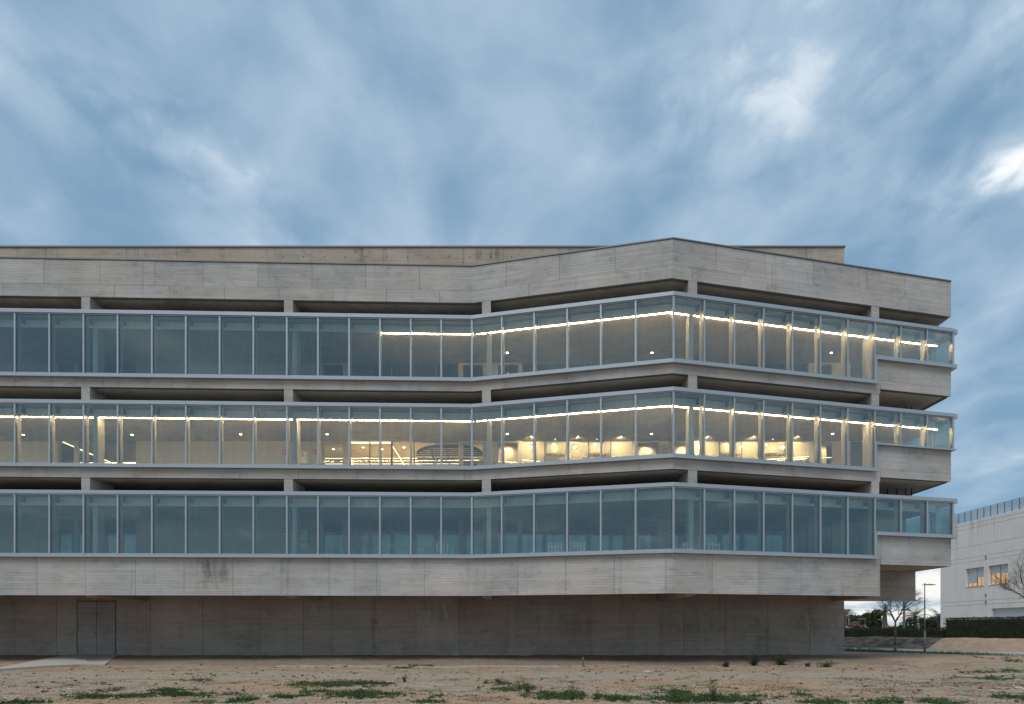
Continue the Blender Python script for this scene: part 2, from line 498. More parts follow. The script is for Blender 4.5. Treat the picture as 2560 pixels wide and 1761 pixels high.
def on(px, py, Y):
    """world point seen at photograph pixel (px, py) at depth Y"""
    return Vector(((px - 1280) * Y / F, Y, CZ + (HZ - py) * Y / F))

# ------------------------------------------------------------------ facade line
YW = 33.6                          # core / base wall plane
PA = [(-34.0, 28.52), (-1.717, 29.60), (6.468, 27.50), (19.87, 30.90)]
PV = [Vector(p) for p in PA]
SEG = []
for i in range(3):
    d = PV[i + 1] - PV[i]; L = d.length; t_ = d / L
    nrm = Vector((t_.y, -t_.x))    # towards the camera
    SEG.append((PV[i], t_, nrm, L))
def vert_off(i, off):
    if i == 0: return PV[0] + SEG[0][2] * off
    if i == 3: return PV[3] + SEG[2][2] * off
    n0, n1 = SEG[i - 1][2], SEG[i][2]
    b = (n0 + n1).normalized()
    return PV[i] + b * (off / b.dot(n0))
def P(seg, s, off):
    p, t_, n_, L = SEG[seg]
    if s < 1e-4: return vert_off(seg, off)
    if s > L - 1e-4: return vert_off(seg + 1, off)
    return p + t_ * s + n_ * off
def hit(px, off=0.0, seg=None):
    """photograph column -> (seg, s) on the facade line offset outwards by off"""
    k = (px - 1280) / F
    for i in range(3):
        if seg is not None and i != seg: continue
        a, b = vert_off(i, off), vert_off(i + 1, off)
        d = b - a
        den_ = d.x - k * d.y
        tt = (k * a.y - a.x) / den_
        if seg is not None or (-1e-6 <= tt <= 1 + 1e-6):
            q = a + d * tt
            s = (q - SEG[i][0]).dot(SEG[i][1])
            return i, min(max(s, 0.0), SEG[i][3])
    return (0, 0.0) if px < 1280 else (2, SEG[2][3])
def fblock(mb, seg, s0, s1, o0, o1, z0, z1):
    """block along the facade: s0..s1, inner o0 .. outer o1"""
    a, b = P(seg, s0, o1), P(seg, s1, o1)
    c, d = P(seg, s1, o0), P(seg, s0, o0)
    mb.hexa([(a.x, a.y, z0), (b.x, b.y, z0), (c.x, c.y, z0), (d.x, d.y, z0),
             (a.x, a.y, z1), (b.x, b.y, z1), (c.x, c.y, z1), (d.x, d.y, z1)])
def runs(pxs, off=0.0, end=None):
    """split the facade at pixel columns (and at the two creases) -> list of (seg, s0, s1)"""
    cuts = {0: [0.0], 1: [0.0], 2: [0.0]}
    for px in pxs:
        sg, s = hit(px, off); cuts[sg].append(s)
    out = []
    for sg in range(3):
        c = sorted(cuts[sg]) + [SEG[sg][3]]
        if sg == 2 and end is not None:
            c = [q for q in c if q < end - 0.05] + [end]
        for a, b in zip(c[:-1], c[1:]):
            if b - a > 0.12: out.append((sg, a, b))
    return out
def poly_front(off, xend=None):
    pts = [vert_off(i, off) for i in range(4)]
    return [(p.x, p.y) for p in pts]

bld = thing('office_building', (0, YW, 0), 'long board-marked concrete office building with three folded ribbons of glazing', 'building')

# concrete belts -----------------------------------------------------------
G = 0.012
S_STEP = hit(2186, 0.12)[1]        # where the tall windows end
S_END = hit(2200.5, 0.0)[1]        # where the long belts end
S_C = SEG[2][3]
def belt(name, z0, z1, splits, end, part_mat='conc', rows=None, thick=0.25, coping=False):
    mb = MB()
    for sg in range(3):
        fblock(mb, sg, 0.0, SEG[sg][3] if sg < 2 else end, -thick, -0.03, z0 + 0.004, z1)
    p = mb.build(name, 'joint', bld)
    for (ra, rb, sp) in (rows or [(z0, z1, splits)]):
        for sg, a, b in runs(sp, 0.0, end):
            q = MB()
            a2 = a if a < 1e-4 else a + G / 2
            b2 = b if b > SEG[sg][3] - 1e-4 else b - G / 2
            pr = random.uniform(-0.003, 0.003)
            fblock(q, sg, a2, b2, -0.03, 0.0 + (0 if (a < 1e-4 or b > SEG[sg][3] - 1e-4) else pr), ra + 0.002, rb - G / 2)
            q.build('formwork_panel', part_mat, p)
    return p

up_splits = [-110, 110, 250, 387, 508, 645, 780, 914, 1049, 1266, 1399, 1538, 1790, 1913, 2034, 2149, 2261, 2368]
lo_splits = [8, 148, 287, 423, 561, 697, 832, 966, 1099, 1322, 1440, 1600, 1730, 1850, 2043, 2271]
par = belt('parapet', 15.45, 17.03, None, S_C, rows=[(15.45, 15.98, lo_splits), (15.98, 17.03, up_splits)])
q = MB()
for sg in range(3):
    fblock(q, sg, 0, SEG[sg][3], -0.27, 0.035, 17.035, 17.085)
q.build('coping', 'coping', par)
q = MB(); q.box(19.60, 19.87, 31.10, YW + 6, 15.45, 17.03); q.build('end_wall', 'conc', par)
q = MB(); q.box(19.57, 19.90, 30.98, YW + 6, 17.035, 17.085); q.build('coping', 'coping', par)

sp_splits = [36, 160, 295, 430, 560, 706, 855, 1000, 1120, 1260, 1420, 1560, 1790, 1925, 2065]
belt('spandrel', 11.62, 12.03, sp_splits, S_END)
belt('spandrel', 7.77, 8.21, [p + 40 for p in sp_splits], S_END)
base_splits = [-30, 92, 214.6, 338, 460, 582, 703, 823, 942, 1060.7, 1295, 1413.8, 1536, 1663, 1780.7, 1895, 2002.8, 2104.8]
b3 = belt('spandrel', 2.75, 4.39, base_splits, S_END)
# returning end face of the lowest belt
pe = P(2, S_END, 0.0)
q = MB(); q.box(pe.x - 0.25, pe.x, pe.y + 0.27, YW, 2.75, 4.39); q.build('end_wall', 'conc', b3)

# right end bay: raised belts ------------------------------------------------
ENDZ = [(11.85, 13.08), (7.98, 9.43), (4.14, 5.41)]
SILLZ = [12.03, 8.21, 4.39]
for k, (z0, z1) in enumerate(ENDZ):
    s_a = hit(2191, 0.0)[1]
    mb = MB()
    fblock(mb, 2, S_END + 0.01, S_C - 0.02, -0.25, -0.03, z0 + 0.004, z1)
    mb.box(19.60, 19.865, 31.16, YW + 5.9, z0 + 0.004, z1)
    p = mb.build('end_spandrel', 'joint', bld)
    sm = hit(2271, 0.0)[1]
    zj = z0 + (0.36 if k < 2 else 0.30)
    for (a, b, ra, rb) in ((S_END + G, S_C, z0, zj), (s_a, S_END + G / 2, SILLZ[k], z1), (S_END + G / 2 - G, sm, max(zj, SILLZ[k]), z1), (sm, S_C, zj, z1)):
        q = MB(); fblock(q, 2, a + G / 2, b, -0.03, 0.0, ra + 0.002, rb - G / 2); q.build('formwork_panel', 'conc', p)
    if zj < SILLZ[k] - 0.02:
        q = MB(); fblock(q, 2, S_END + G, sm, -0.03, 0.0, zj + 0.002, SILLZ[k]); q.build('formwork_panel', 'conc', p)

# slabs, ceilings -------------------------------------------------------------
CAP = [14.83, 11.01, 7.19]         # top of the metal fascia
GT = [14.63, 10.81, 6.99]          # head of the glass
GB = [12.17, 8.35, 4.53]           # foot of the glass
GBR = [13.26, 9.58, 5.57]          # foot of the short end windows
GBR = [13.26, 9.41, 5.57]
CE = [14.42, 10.57, 6.74]          # corridor ceiling
FL = [12.00, 8.18, 4.36]           # corridor floor
XL, XR = -34.0, 19.60
YB = 39.4                          # back of the building
def front(off, x1=None):
    pts = poly_front(off)
    pts[-1] = (min(pts[-1][0], 19.60), pts[-1][1])
    return pts
SOFF = [11.62, 7.77]
for k in range(2):
    # slab over the open gap
    sp_ = P(2, S_END, -0.252)
    f = poly_front(-0.252)[:3] + [(sp_.x, sp_.y)]
    q = MB(); q.prism(f + [(sp_.x, YB), (XL, YB)], SOFF[k], FL[k]); fix_normals(q.build('floor_slab', 'soffit', bld))
    a = P(2, S_END + 0.02, -0.252)
    q = MB(); q.prism([(a.x, a.y), (19.59, P(2, S_C, -0.252).y - 0.06), (19.59, YB), (a.x, YB)], ENDZ[k][0], ENDZ[k][0] + 0.25)
    fix_normals(q.build('floor_slab', 'soffit', bld))
q = MB(); f = front(-0.252); q.prism(f + [(19.59, YB), (XL, YB)], 15.452, 15.75); fix_normals(q.build('roof_slab', 'soffit', bld))
sp_ = P(2, S_END, -0.252)
f = poly_front(-0.252)[:3] + [(sp_.x - 0.26, sp_.y)]
q = MB(); q.prism(f + [(sp_.x - 0.26, YW), (XL, YW)], 3.15, FL[2]); fix_normals(q.build('floor_slab', 'soffit', bld))
a = P(2, S_END + 0.02, -0.252)
q = MB(); q.prism([(a.x, a.y), (19.59, P(2, S_C, -0.252).y - 0.06), (19.59, YW - 0.01), (a.x, YW - 0.01)], 4.142, 4.36); fix_normals(q.build('floor_slab', 'soffit', bld))
# room floor on the lowest level behind the core wall
q = MB(); q.box(XL, 19.59, YW + 0.26, YB, 3.9, FL[2]); q.build('floor_slab', 'floor_in', bld)
for k in range(3):
    f = front(-0.52); f[-1] = (19.52, f[-1][1])
    q = MB(); q.prism(f + [(19.52, YW - 0.01), (XL, YW - 0.01)], CE[k], CAP[k] - 0.11); cl = fix_normals(q.build('ceiling', 'ceil', bld))
    q = MB()
    for sg in range(3):
        fblock(q, sg, 0, SEG[sg][3] - (0.35 if sg == 2 else 0), -0.515, -0.495, CE[k] - 0.085, GT[k] + 0.02)
    q.build('upstand', 'upstand', cl)
    f = front(0.02); f[-1] = (19.80, f[-1][1])
    q = MB(); q.prism(f + [(19.80, YW - 0.01), (XL, YW - 0.01)], CAP[k] - 0.10, CAP[k] - 0.02); fix_normals(q.build('cover_plate', 'cover', bld))
    # slab edge behind the sill, floor finish
    f = front(-0.26)
    q = MB(); q.prism(f + [(19.52, YW - 0.01), (XL, YW - 0.01)], FL[k] + 0.002, FL[k] + 0.03); fix_normals(q.build('floor_finish', 'floor_in', bld))

# piers ------------------------------------------------------------------------
PIER = [(-300.5, -279), (203, 224.5), (710, 732), (1205, 1227), (1721, 1743), (2179, 2198)]
pier_x = []
for a, b in PIER:
    sa, sb = hit(a), hit(b)
    pa, pb = P(*sa, 0.0), P(*sb, 0.0)
    if a < 0: pa = Vector((-26.9, 28.76)); pb = Vector((-26.55, 28.77))
    pier_x.append((pa, pb))
    for (z0, z1) in ((CAP[0] - 0.015, 15.452), (CAP[1] - 0.015, SOFF[0]), (CAP[2] - 0.015, SOFF[1])):
        yb = max(pa.y, pb.y) + 1.75
        q = MB(); q.prism([(pa.x, pa.y + 0.006), (pb.x, pb.y + 0.006), (pb.x, yb), (pa.x, yb)], z0, z1)
        fix_normals(q.build('pier', 'conc', bld))
    for k in range(3):
        y0 = max(pa.y, pb.y) + 0.55
        q = MB(); q.box(pb.x - 0.2, pb.x, y0, y0 + 0.5, FL[k] + 0.03, CE[k]); q.build('column', 'column', bld)
    # downstand beam under the lowest belt
    y0 = max(pa.y, pb.y) + 0.30
    q = MB(); q.box(pa.x, pb.x, y0, YW - 0.002, 2.70, 3.149); q.build('soffit_beam', 'soffit', bld)

# hangers and ducts in the open gaps
for k, (zt, zb) in enumerate(((11.62, 11.0), (7.77, 7.18))):
    for px in (1316, 1384, 1394, 1461, 1530, 1540, 1612, 1950, 2013, 2020, 860, 905, 1050, 1100):
        X = (px - 1280) / F * 31.2
        q = MB(); q.bar((X, 31.2, zb), (X, 31.2, zt + 0.001), 0.012); q.build('hanger_rod', 'alu_dark', bld)
    for px in (2219, 2242, 2264, 2279):
        X = (px - 1280) / F * 32.4
        zt2 = ENDZ[k][0]
        q = MB(); q.bar((X, 32.4, zb), (X, 32.4, zt2 + 0.001), 0.03, n=8); q.build('pipe', 'black', bld)

# glazing ------------------------------------------------------------------------
MUL = [37.2, 123.6, 209.1, 294.4, 380.1, 464.8, 549.5, 633.7, 717.2, 795, 872.8, 949.8, 1026.8, 1102.9,
       1254.6, 1335.2, 1418, 1502, 1589, 1760.8, 1835.9, 1909, 1980.7, 2051, 2119.2, 2251.9, 2317.8]
MUL = [-219, -133.5, -48.5] + MUL
CAPJ = [-200, 190.5, 464.5, 969.6, 1467, 1750.5, 1972.4, 2180.7, 2208.3]
HALF = 0.034
for k in range(3):
    mb = MB()     # head and foot rails
    for sg in range(3):
        e = SEG[sg][3]
        fblock(mb, sg, 0, e, 0.06, 0.145, GT[k], GT[k] + 0.045)
        fblock(mb, sg, 0, e if sg < 2 else S_STEP, 0.06, 0.145, GB[k] - 0.045, GB[k])
    fblock(mb, 2, S_STEP, S_C, 0.06, 0.145, GBR[k] - 0.045, GBR[k])
    band = mb.build('window_band', 'alu', bld)
    # fascia panels
    for sg, a, b in runs(CAPJ, 0.2):
        q = MB()
        fblock(q, sg, a if a < 1e-4 else a + 0.004, b if b > SEG[sg][3] - 1e-4 else b - 0.004, 0.022, 0.20, GT[k] + 0.047, CAP[k])
        q.build('fascia_panel', 'alu', band)
    # sills
    for sg in range(3):
        q = MB(); fblock(q, sg, 0, SEG[sg][3] if sg < 2 else S_STEP + 0.06, 0.003, 0.17, SILLZ[k] - 0.02, GB[k] - 0.047)
        q.build('sill', 'alu', band)
    q = MB(); fblock(q, 2, S_STEP + 0.062, S_C + 0.0, 0.003, 0.17, ENDZ[k][1] + 0.003, GBR[k] - 0.047); q.build('sill', 'alu', band)
    q = MB(); fblock(q, 2, S_STEP - 0.01, S_STEP + 0.10, 0.147, 0.175, SILLZ[k] - 0.018, ENDZ[k][1] + 0.06); q.build('step_jamb', 'alu', band)
    # mullions, fins
    hits = [(sg, s) for sg, s in (hit(px, 0.145) for px in MUL)] + [(2, S_STEP)]
    for sg, s in hits:
        zb = GB[k] if (sg < 2 or s <= S_STEP + 0.01) else GBR[k]
        q = MB(); fblock(q, sg, s - HALF, s + HALF, 0.0, 0.165, zb - 0.044, GT[k] + 0.044); ml = q.build('mullion', 'alu', band)
        q = MB(); fblock(q, sg, s - 0.022, s + 0.022, -0.22, -0.002, zb - 0.03, GT[k] + 0.03); q.build('fin', 'fin', band)
        q = MB(); fblock(q, sg, s - 0.03, s + 0.03, -0.49, -0.222, CE[k] + 0.02, GT[k] + 0.03); q.build('head_bracket', 'alu_dark', band)
    for i in (1, 2, 3):
        c = vert_off(i, 0.0) if i < 3 else P(2, S_C - 0.04, 0.0); o_ = vert_off(i, 0.165) if i < 3 else P(2, S_C - 0.04, 0.165)
        zb = GB[k] if i < 3 else GBR[k]
        q = MB(); hw = 0.04
        q.prism([(o_.x - hw, o_.y), (o_.x + hw, o_.y), (c.x + hw, c.y), (c.x - hw, c.y)], zb - 0.044, GT[k] + 0.044)
        fix_normals(q.build('mullion', 'alu', band))
    # panes
    for sg in range(3):
        ss = sorted([0.0] + [s for g_, s in hits if g_ == sg] + [SEG[sg][3]])
        for a, b in zip(ss[:-1], ss[1:]):
            if b - a < 0.15: continue
            zb = GB[k] if (sg < 2 or b <= S_STEP + 0.01) else GBR[k]
            q = MB(); fblock(q, sg, a + HALF + 0.001, b - HALF - 0.001, 0.09, 0.115, zb, GT[k]); q.build('pane', 'glass', band)
    # glazed end wall
    cx = P(2, S_C, 0.1)
    X0 = 20.02
    ys = [cx.y + 0.08, 32.4, YW + 2.2, YW + 5.8]
    for a, b in zip(ys[:-1], ys[1:]):
        q = MB(); q.box(X0 - 0.02, X0, a + 0.05, b - 0.05, GBR[k], GT[k]); q.build('pane', 'glass', band)
    for yy in ys[1:]:
        q = MB(); q.box(X0 - 0.14, X0 + 0.03, yy - 0.05, yy + 0.05, GBR[k], GT[k]); q.build('mullion', 'alu', band)
    q = MB(); q.box(X0 - 0.14, X0 + 0.08, cx.y - 0.02, ys[-1] + 0.05, GT[k] + 0.002, CAP[k]); q.build('fascia_panel', 'alu', band)
    q = MB(); q.box(X0 - 0.14, X0 + 0.07, cx.y + 0.0, ys[-1] + 0.05, ENDZ[k][1] + 0.003, GBR[k]); q.build('sill', 'alu', band)

# core wall with openings ------------------------------------------------------------
OPEN = [(146, 339, 1105), (809, 857, 1109), (870, 1146, 1103), (1158, 1207, 1109), (1245.5, 1294, 1109), (1306, 1583, 1103),
        (1595, 1644, 1109), (1687, 1735, 1109), (1746, 2021, 1103), (2033.6, 2080.5, 1109)]
def X_at(px, Y=YW): return (px - 1280) / F * Y
YC = YW + 0.25
X_CORE = 16.36
for k in range(3):
    mb = MB()
    x = XL
    z0, z1 = FL[k] - 0.4, CAP[k] + 0.9 if k else 15.44
    z0 = {0: 11.62 + 0.34, 1: 7.77 + 0.43, 2: 4.40}[k]
    z1 = {0: 15.44, 1: 11.61, 2: 7.76}[k]
    for a, b, yt in OPEN:
        xa, xb = X_at(a), X_at(b)
        mb.box(x, xa, YW, YC, z0, z1)
        mb.box(xa, xb, YW, YC, CE[k] - (0.10 if yt > 1106 else 0.004), z1)
        x = xb
    mb.box(x, 19.40, YW, YC, z0, z1)
    cw = mb.build('core_wall', 'wall_in', bld)
    # frames and partition mullions in the openings
    for a, b, yt in OPEN:
        xa, xb = X_at(a), X_at(b)
        zt = CE[k] - (0.10 if yt > 1106 else 0.004)
        div = []
        if b - a > 150:
            div = {870: [924, 979, 1035, 1090], 1306: [1362, 1472, 1527.7], 1746: [1800, 1855, 1965.5], 146: [190, 240]}[int(a)]
        for px in div:
            xx = X_at(px)
            wd = 0.12 if int(a) == 146 else (0.045 if px == 979 else 0.022)
            q = MB(); q.box(xx - wd, xx + wd, YW + 0.03, YW + 0.12, z0, zt); q.build('partition_post', 'alu_dark' if int(a) != 146 else 'wall_in', cw)
        q = MB(); q.box(xa, xb, YW + 0.06, YW + 0.08, z0, zt - 0.001); q.build('partition_pane', 'glass_in', cw)
# underside part of the core wall over the end bay, and the wall in the open base
q = MB(); q.box(X_CORE + 0.002, 19.86, YW, YC, 2.70, 4.138); end_beam = q.build('end_beam', 'conc_base', bld)
q = MB(); q.box(XL, X_CORE, YW + 0.03, YC + 0.3, -0.6, 3.9); bw = q.build('base_wall', 'joint', bld)
bsp = [-120, 36, 141.5, 192, 290, 376, 506, 649.7, 758.6, 829.8, 936.5, 1040, 1147.6, 1270, 1375, 1479, 1585, 1709, 1814.6, 1920, 2024.8]
xs = [XL] + [X_at(p) for p in bsp] + [X_CORE]
for i, (a, b) in enumerate(zip(xs[:-1], xs[1:])):
    z0b, z1b = -0.6, 3.14
    if abs(a - X_at(192)) < 1e-6: z0b = CZ + (HZ - 1502) * YW / F
    pr = random.uniform(0, 0.006)
    q = MB(); q.box(a + 0.008, b - 0.008, YW + pr, YW + 0.03, z0b, z1b); q.build('formwork_panel', 'conc_base', bw)
    for zz in (2.33, 1.43, 0.45):          # tie holes
        if i % 2 == 0 and z0b < 0:
            q = MB(); q.bar((a + 0.5, YW - 0.001 + pr, zz), (a + 0.5, YW + pr + 0.01, zz), 0.022, n=8); q.build('tie_hole', 'black', bw)
# little return at the right end of the base wall
q = MB(); q.box(X_CORE - 0.001, X_CORE + 0.12, YC + 0.4, YC + 4.5, -0.6, 1.6); q.build('side_wall', 'conc_base', bld)
# steel door
xa, xb = X_at(193.5), X_at(289.5)
zt = CZ + (HZ - 1503.5) * YW / F; zb = 0.02
q = MB(); q.box(xa, xb, YW + 0.005, YW + 0.031, zb, zt); dr = q.build('door', 'black', bld)
xm = X_at(241.5)
for a, b in ((xa + 0.02, xm - 0.012), (xm + 0.012, xb - 0.02)):
    q = MB(); q.box(a, b, YW - 0.012, YW + 0.004, zb + 0.02, zt - 0.02); q.build('door_leaf', 'door', dr)
for xx in (xa + 0.04, xb - 0.04):
    for zz in (zb + 0.05, zt + 0.02):
        q = MB(); q.box(xx - 0.04, xx + 0.04, YW - 0.03, YW - 0.013, zz - 0.03, zz + 0.05); q.build('hinge', 'alu_dark', dr)
q = MB(); q.box(xm - 0.03, xm - 0.015, YW - 0.05, YW - 0.013, 1.05, 1.2); q.build('handle', 'alu_dark', dr)
lamp_t = thing('emergency_lamp', (xm, YW - 0.06, zt + 0.1), 'small amber emergency lamp above the double steel door', 'lamp')
q = MB(); q.box(xm - 0.11, xm + 0.09, YW - 0.075, YW - 0.002, zt + 0.07, zt + 0.2); q.build('lens', 'yellow', lamp_t)
q = MB(); q.box(xm - 0.13, xm + 0.11, YW - 0.03, YW - 0.001, zt + 0.05, zt + 0.07); q.build('bracket', 'alu_dark', lamp_t)

# roof volume -----------------------------------------------------------------------
ZR = CZ + (HZ - 617) * YW / F
q = MB(); q.box(XL, X_CORE - 0.02, YW + 0.03, YW + 5, 15.8, ZR - 0.05); rv = q.build('roof_volume', 'joint', bld)
rsp = [-110, 42, 145, 316, 346, 442, 560, 700, 780, 905, 1020, 1145, 1257, 1400, 1500, 1620, 1780, 1920, 2030]
xs = [XL] + [X_at(p) for p in rsp] + [X_CORE]
for a, b in zip(xs[:-1], xs[1:]):
    pr = random.uniform(0, 0.008)
    q = MB(); q.box(a + 0.006, b - 0.006, YW + pr, YW + 0.03, 15.8, ZR - 0.05); q.build('formwork_panel', 'conc_roof', rv)
for px in range(655, 1290, 52):
    xx = X_at(px); zz = CZ + (HZ - 643) * YW / F
    q = MB(); q.bar((xx, YW - 0.003, zz), (xx, YW + 0.01, zz), 0.03, n=8); q.build('tie_hole', 'black', rv)
q = MB(); q.box(XL, X_CORE + 0.04, YW - 0.05, YW + 5.1, ZR - 0.045, ZR + 0.03); q.build('coping', 'coping', rv)

# rooms behind the core wall ----------------------------------------------------------
YRB = 37.3
for k in range(3):
    mt = 'room' if k == 1 else 'wall_in'
    q = MB(); q.box(XL, 19.4, YC + 0.002, YB, CE[k] + 0.002, CE[k] + 0.25); q.build('room_ceiling', mt if k == 1 else 'ceil', bld)
    mb = MB()
    if k < 2:
        mb.box(XL, 19.4, YRB, YRB + 0.2, FL[k], CE[k])
    else:
        x = XL
        for a, b, yt in OPEN:
            xa, xb = X_at(a, YRB), X_at(b, YRB)
            mb.box(x, xa, YRB, YRB + 0.2, FL[k], CE[k]); x = xb
            if b - a > 150:
                n = 5
                for i in range(1, n):
                    xx = xa + (xb - xa) * i / n
                    mb.box(xx - 0.12, xx + 0.12, YRB, YRB + 0.2, FL[k], CE[k] - 0.12)
            mb.box(xa, xb, YRB, YRB + 0.2, CE[k] - 0.12, CE[k])
            q = MB(); q.box(xa, xb, YRB + 0.21, YRB + 0.23, FL[k], CE[k] - 0.1); q.build('rear_pane', 'tint', bld)
        mb.box(x, 19.4, YRB, YRB + 0.2, FL[k], CE[k])
    mb.build('room_back_wall', mt, bld)
    if k == 1:
        q = MB(); q.box(XL, 19.4, YC + 0.002, YRB - 0.002, FL[k] + 0.002, FL[k] + 0.04); q.build('room_floor', 'room', bld)  # unseen floor, added in cream to bounce the downlights onto the ceiling
        for a, b in ((1306, 1583), (1746, 2021)):
            q = MB(); q.box(X_at(a) + 0.002, X_at(b) - 0.002, YW + 0.11, YW + 0.16, FL[k] + 0.042, CE[k] - 0.006); q.build('feature_wall', 'room', bld)
        for a, b in ((1245.5, 1294), (1595, 1644), (1687, 1735), (2033.6, 2080.5)):  # cream walls added close behind the openings to make them look brightly lit
            q = MB(); q.box(X_at(a) - 0.12, X_at(b) + 0.12, 34.45, 34.55, FL[k] + 0.042, CE[k] + 0.001); q.build('added_cream_wall', 'room', bld)
    for px in (500, 862, 1151, 1226, 1300, 1589, 1665, 1740, 2027, 2100, 2150):
        xx = X_at(px, YC)
        q = MB(); q.box(xx - 0.06, xx + 0.06, YC + 0.002, YRB, FL[k], CE[k]); q.build('room_wall', mt, bld)

# ------------------------------------------------------------------ interior fittings
def tri_label(k): return ('top', 'middle', 'bottom')[k]
# continuous light lines
def light_line(k, sg, s0, s1, label):
    a = P(sg, s0, -0.62); b = P(sg, s1, -0.62)
    t = thing('linear_light', ((a.x + b.x) / 2, (a.y + b.y) / 2, CE[k] - 0.07), label, 'ceiling light', 'warm light lines in the corridors')
    q = MB(); q.sq((a.x, a.y, CE[k] - 0.066), (b.x, b.y, CE[k] - 0.066), 0.034, 0.018); q.build('diffuser', 'led', t)
    q = MB(); q.sq((a.x, a.y, CE[k] - 0.026), (b.x, b.y, CE[k] - 0.026), 0.012, 0.052); q.build('housing', 'alu_dark', t)
s_led = hit(2344, -0.6, 2)[1]
light_line(0, 0, hit(950, -0.6)[1], SEG[0][3] - 0.02, 'short warm light line in the top corridor left of the inner crease')
light_line(0, 1, 0.02, SEG[1][3] - 0.02, 'warm light line in the top corridor on the bay rising to the outer corner')
light_line(0, 2, 0.02, s_led, 'warm light line in the top corridor on the bay right of the outer corner')
light_line(1, 0, 0.0, SEG[0][3] - 0.02, 'longest warm light line in the middle corridor along the left bay')
light_line(1, 1, 0.02, SEG[1][3] - 0.02, 'warm light line in the middle corridor on the bay rising to the outer corner')
light_line(1, 2, 0.02, s_led, 'warm light line in the middle corridor on the bay right of the outer corner')

ORD = ['first', 'second', 'third', 'fourth', 'fifth', 'sixth', 'seventh', 'eighth', 'ninth', 'tenth', 'eleventh', 'twelfth']
# downlights
def downlight(x, y, z, label, group, power=0, spot=False, aim=None, rad=0.05):
    t = thing('downlight', (x, y, z), label, 'downlight', group)
    q = MB(); q.bar((x, y, z - 0.012), (x, y, z - 0.004), rad, n=12); q.build('lens', 'spot', t)
    q = MB(); q.bar((x, y, z - 0.006), (x, y, z + 0.0), rad + 0.02, n=12); q.build('trim_ring', 'white', t)
    if power:
        ld = bpy.data.lights.new('downlight_beam', 'SPOT'); ld.energy = power; ld.color = (1, 0.60, 0.31)
        ld.spot_size = R(125); ld.spot_blend = 0.8; ld.shadow_soft_size = 0.06
        lo = bpy.data.objects.new('downlight_beam', ld); col.objects.link(lo); lo.parent = t
        lo.location = (0, 0, -0.03)
        if aim: lo.rotation_euler = (aim, 0, 0)
for k, pts in ((1, [(58, 1087), (330, 1087), (602, 1086), (818, 1086), (1268, 1085), (1629, 1085), (1721, 1085), (2082, 1085)]),
               (0, [(1268, 882), (1630, 882), (1722, 881), (2078, 882)])):
    for i_, (px, py) in enumerate(pts):
        Y = (CE[k] - CZ) * F / (HZ - py)
        Y = min(Y, YW - 0.2)
        X = (px - 1280) / F * Y
        downlight(X, Y, CE[k], 'small round downlight glowing in the %s corridor ceiling, %s from the left' % (tri_label(k), ORD[i_]), 'corridor downlights %s floor' % tri_label(k))
for i_, (px, pw) in enumerate([(833, 1), (908, .8), (955, .9), (1010, 1), (1080, .8), (1125, .8), (1182, 1), (1270, 1), (1619, 1), (1711, 1), (2058, .8)]):
    small = px in (1270, 1619, 1711, 2058)
    Y = 34.12 if small else (35.1 if px % 2 else 34.75)
    X = (px - 1280) / F * Y
    downlight(X, Y, CE[1] + 0.001, 'round downlight in the cream room ceilings of the middle floor, %s from the left' % ORD[i_], 'room ceiling downlights', (70 if small else 1000) * pw, rad=0.03 if small else 0.05, aim=R(30) if small else None)
for i_, (px, pw) in enumerate([(1328, .8), (1388, 1.5), (1445, .7), (1492, 1.5), (1553, .8), (1770, .9), (1826, 1.4), (1885, .8), (1932, 1.4), (1995, .9)]):
    near = pw > 1.2  # near spots draw the scallops; the others are added fill for even brightness
    Y = 33.25 if near else 32.75
    X = (px - 1280) / F * Y
    downlight(X, Y, CE[1], 'tiny spotlight washing the cream lettered walls of the middle floor, %s from the left' % ORD[i_], 'wall washing downlights', (34 if near else 215) * pw, rad=0.012, aim=R(38 if near else 60))
# lettering on the glass partitions
def lettering(px0, px1, parent):
    xa, xb = X_at(px0), X_at(px1)
    z0 = CZ + (HZ - 1139.3) * YW / F; z1 = CZ + (HZ - 1133) * YW / F
    wl = (xb - xa) / 6.15; gap = wl * 0.23; h = z1 - z0
    def oval(n=16):
        pts = []
        for i in range(n + 1):
            an = 2 * math.pi * i / n
            c, s = math.cos(an), math.sin(an)
            pts.append((0.5 + 0.5 * math.copysign(abs(c) ** 0.7, c), 0.5 + 0.5 * math.copysign(abs(s) ** 0.7, s)))
        return pts
    gl = [(1.0, [[(0, 0), (0, 1), (1, 0), (1, 1)]]), (1.15, [oval()]),
          (0.42, [[(0, 1), (0.75, 0.75), (1, 0.5), (0.75, 0.25), (0, 0)]]), (0.42, [[(1, 1), (0.25, 0.75), (0, 0.5), (0.25, 0.25), (1, 0)]]),
          (1.05, [[(0, 1), (0, 0.35), (0.12, 0.1), (0.35, 0), (0.65, 0), (0.88, 0.1), (1, 0.35), (1, 1)]]), (1.0, [[(0, 1), (0, 0), (1, 1), (1, 0)]])]
    tot = sum(g[0] for g in gl) * wl + gap * 5
    sc = (xb - xa) / tot
    x = xa
    mb = MB()
    for wd, strokes in gl:
        for st in strokes:
            for p0, p1 in zip(st[:-1], st[1:]):
                a = Vector((x + p0[0] * wd * wl * sc, YW + 0.055, z0 + p0[1] * h)); b = Vector((x + p1[0] * wd * wl * sc, YW + 0.055, z0 + p1[1] * h))
                mb.bar(a, b, 0.017, n=4)
        x += (wd * wl + gap) * sc
    mb.build('lettering', 'brown', parent)
mid_core = [o for o in bld.children if o.name.startswith('core_wall')][1]
for a, b in ((1366.5, 1412), (1477, 1522.5), (1805, 1850), (1915, 1960)):
    lettering(a, b, mid_core)

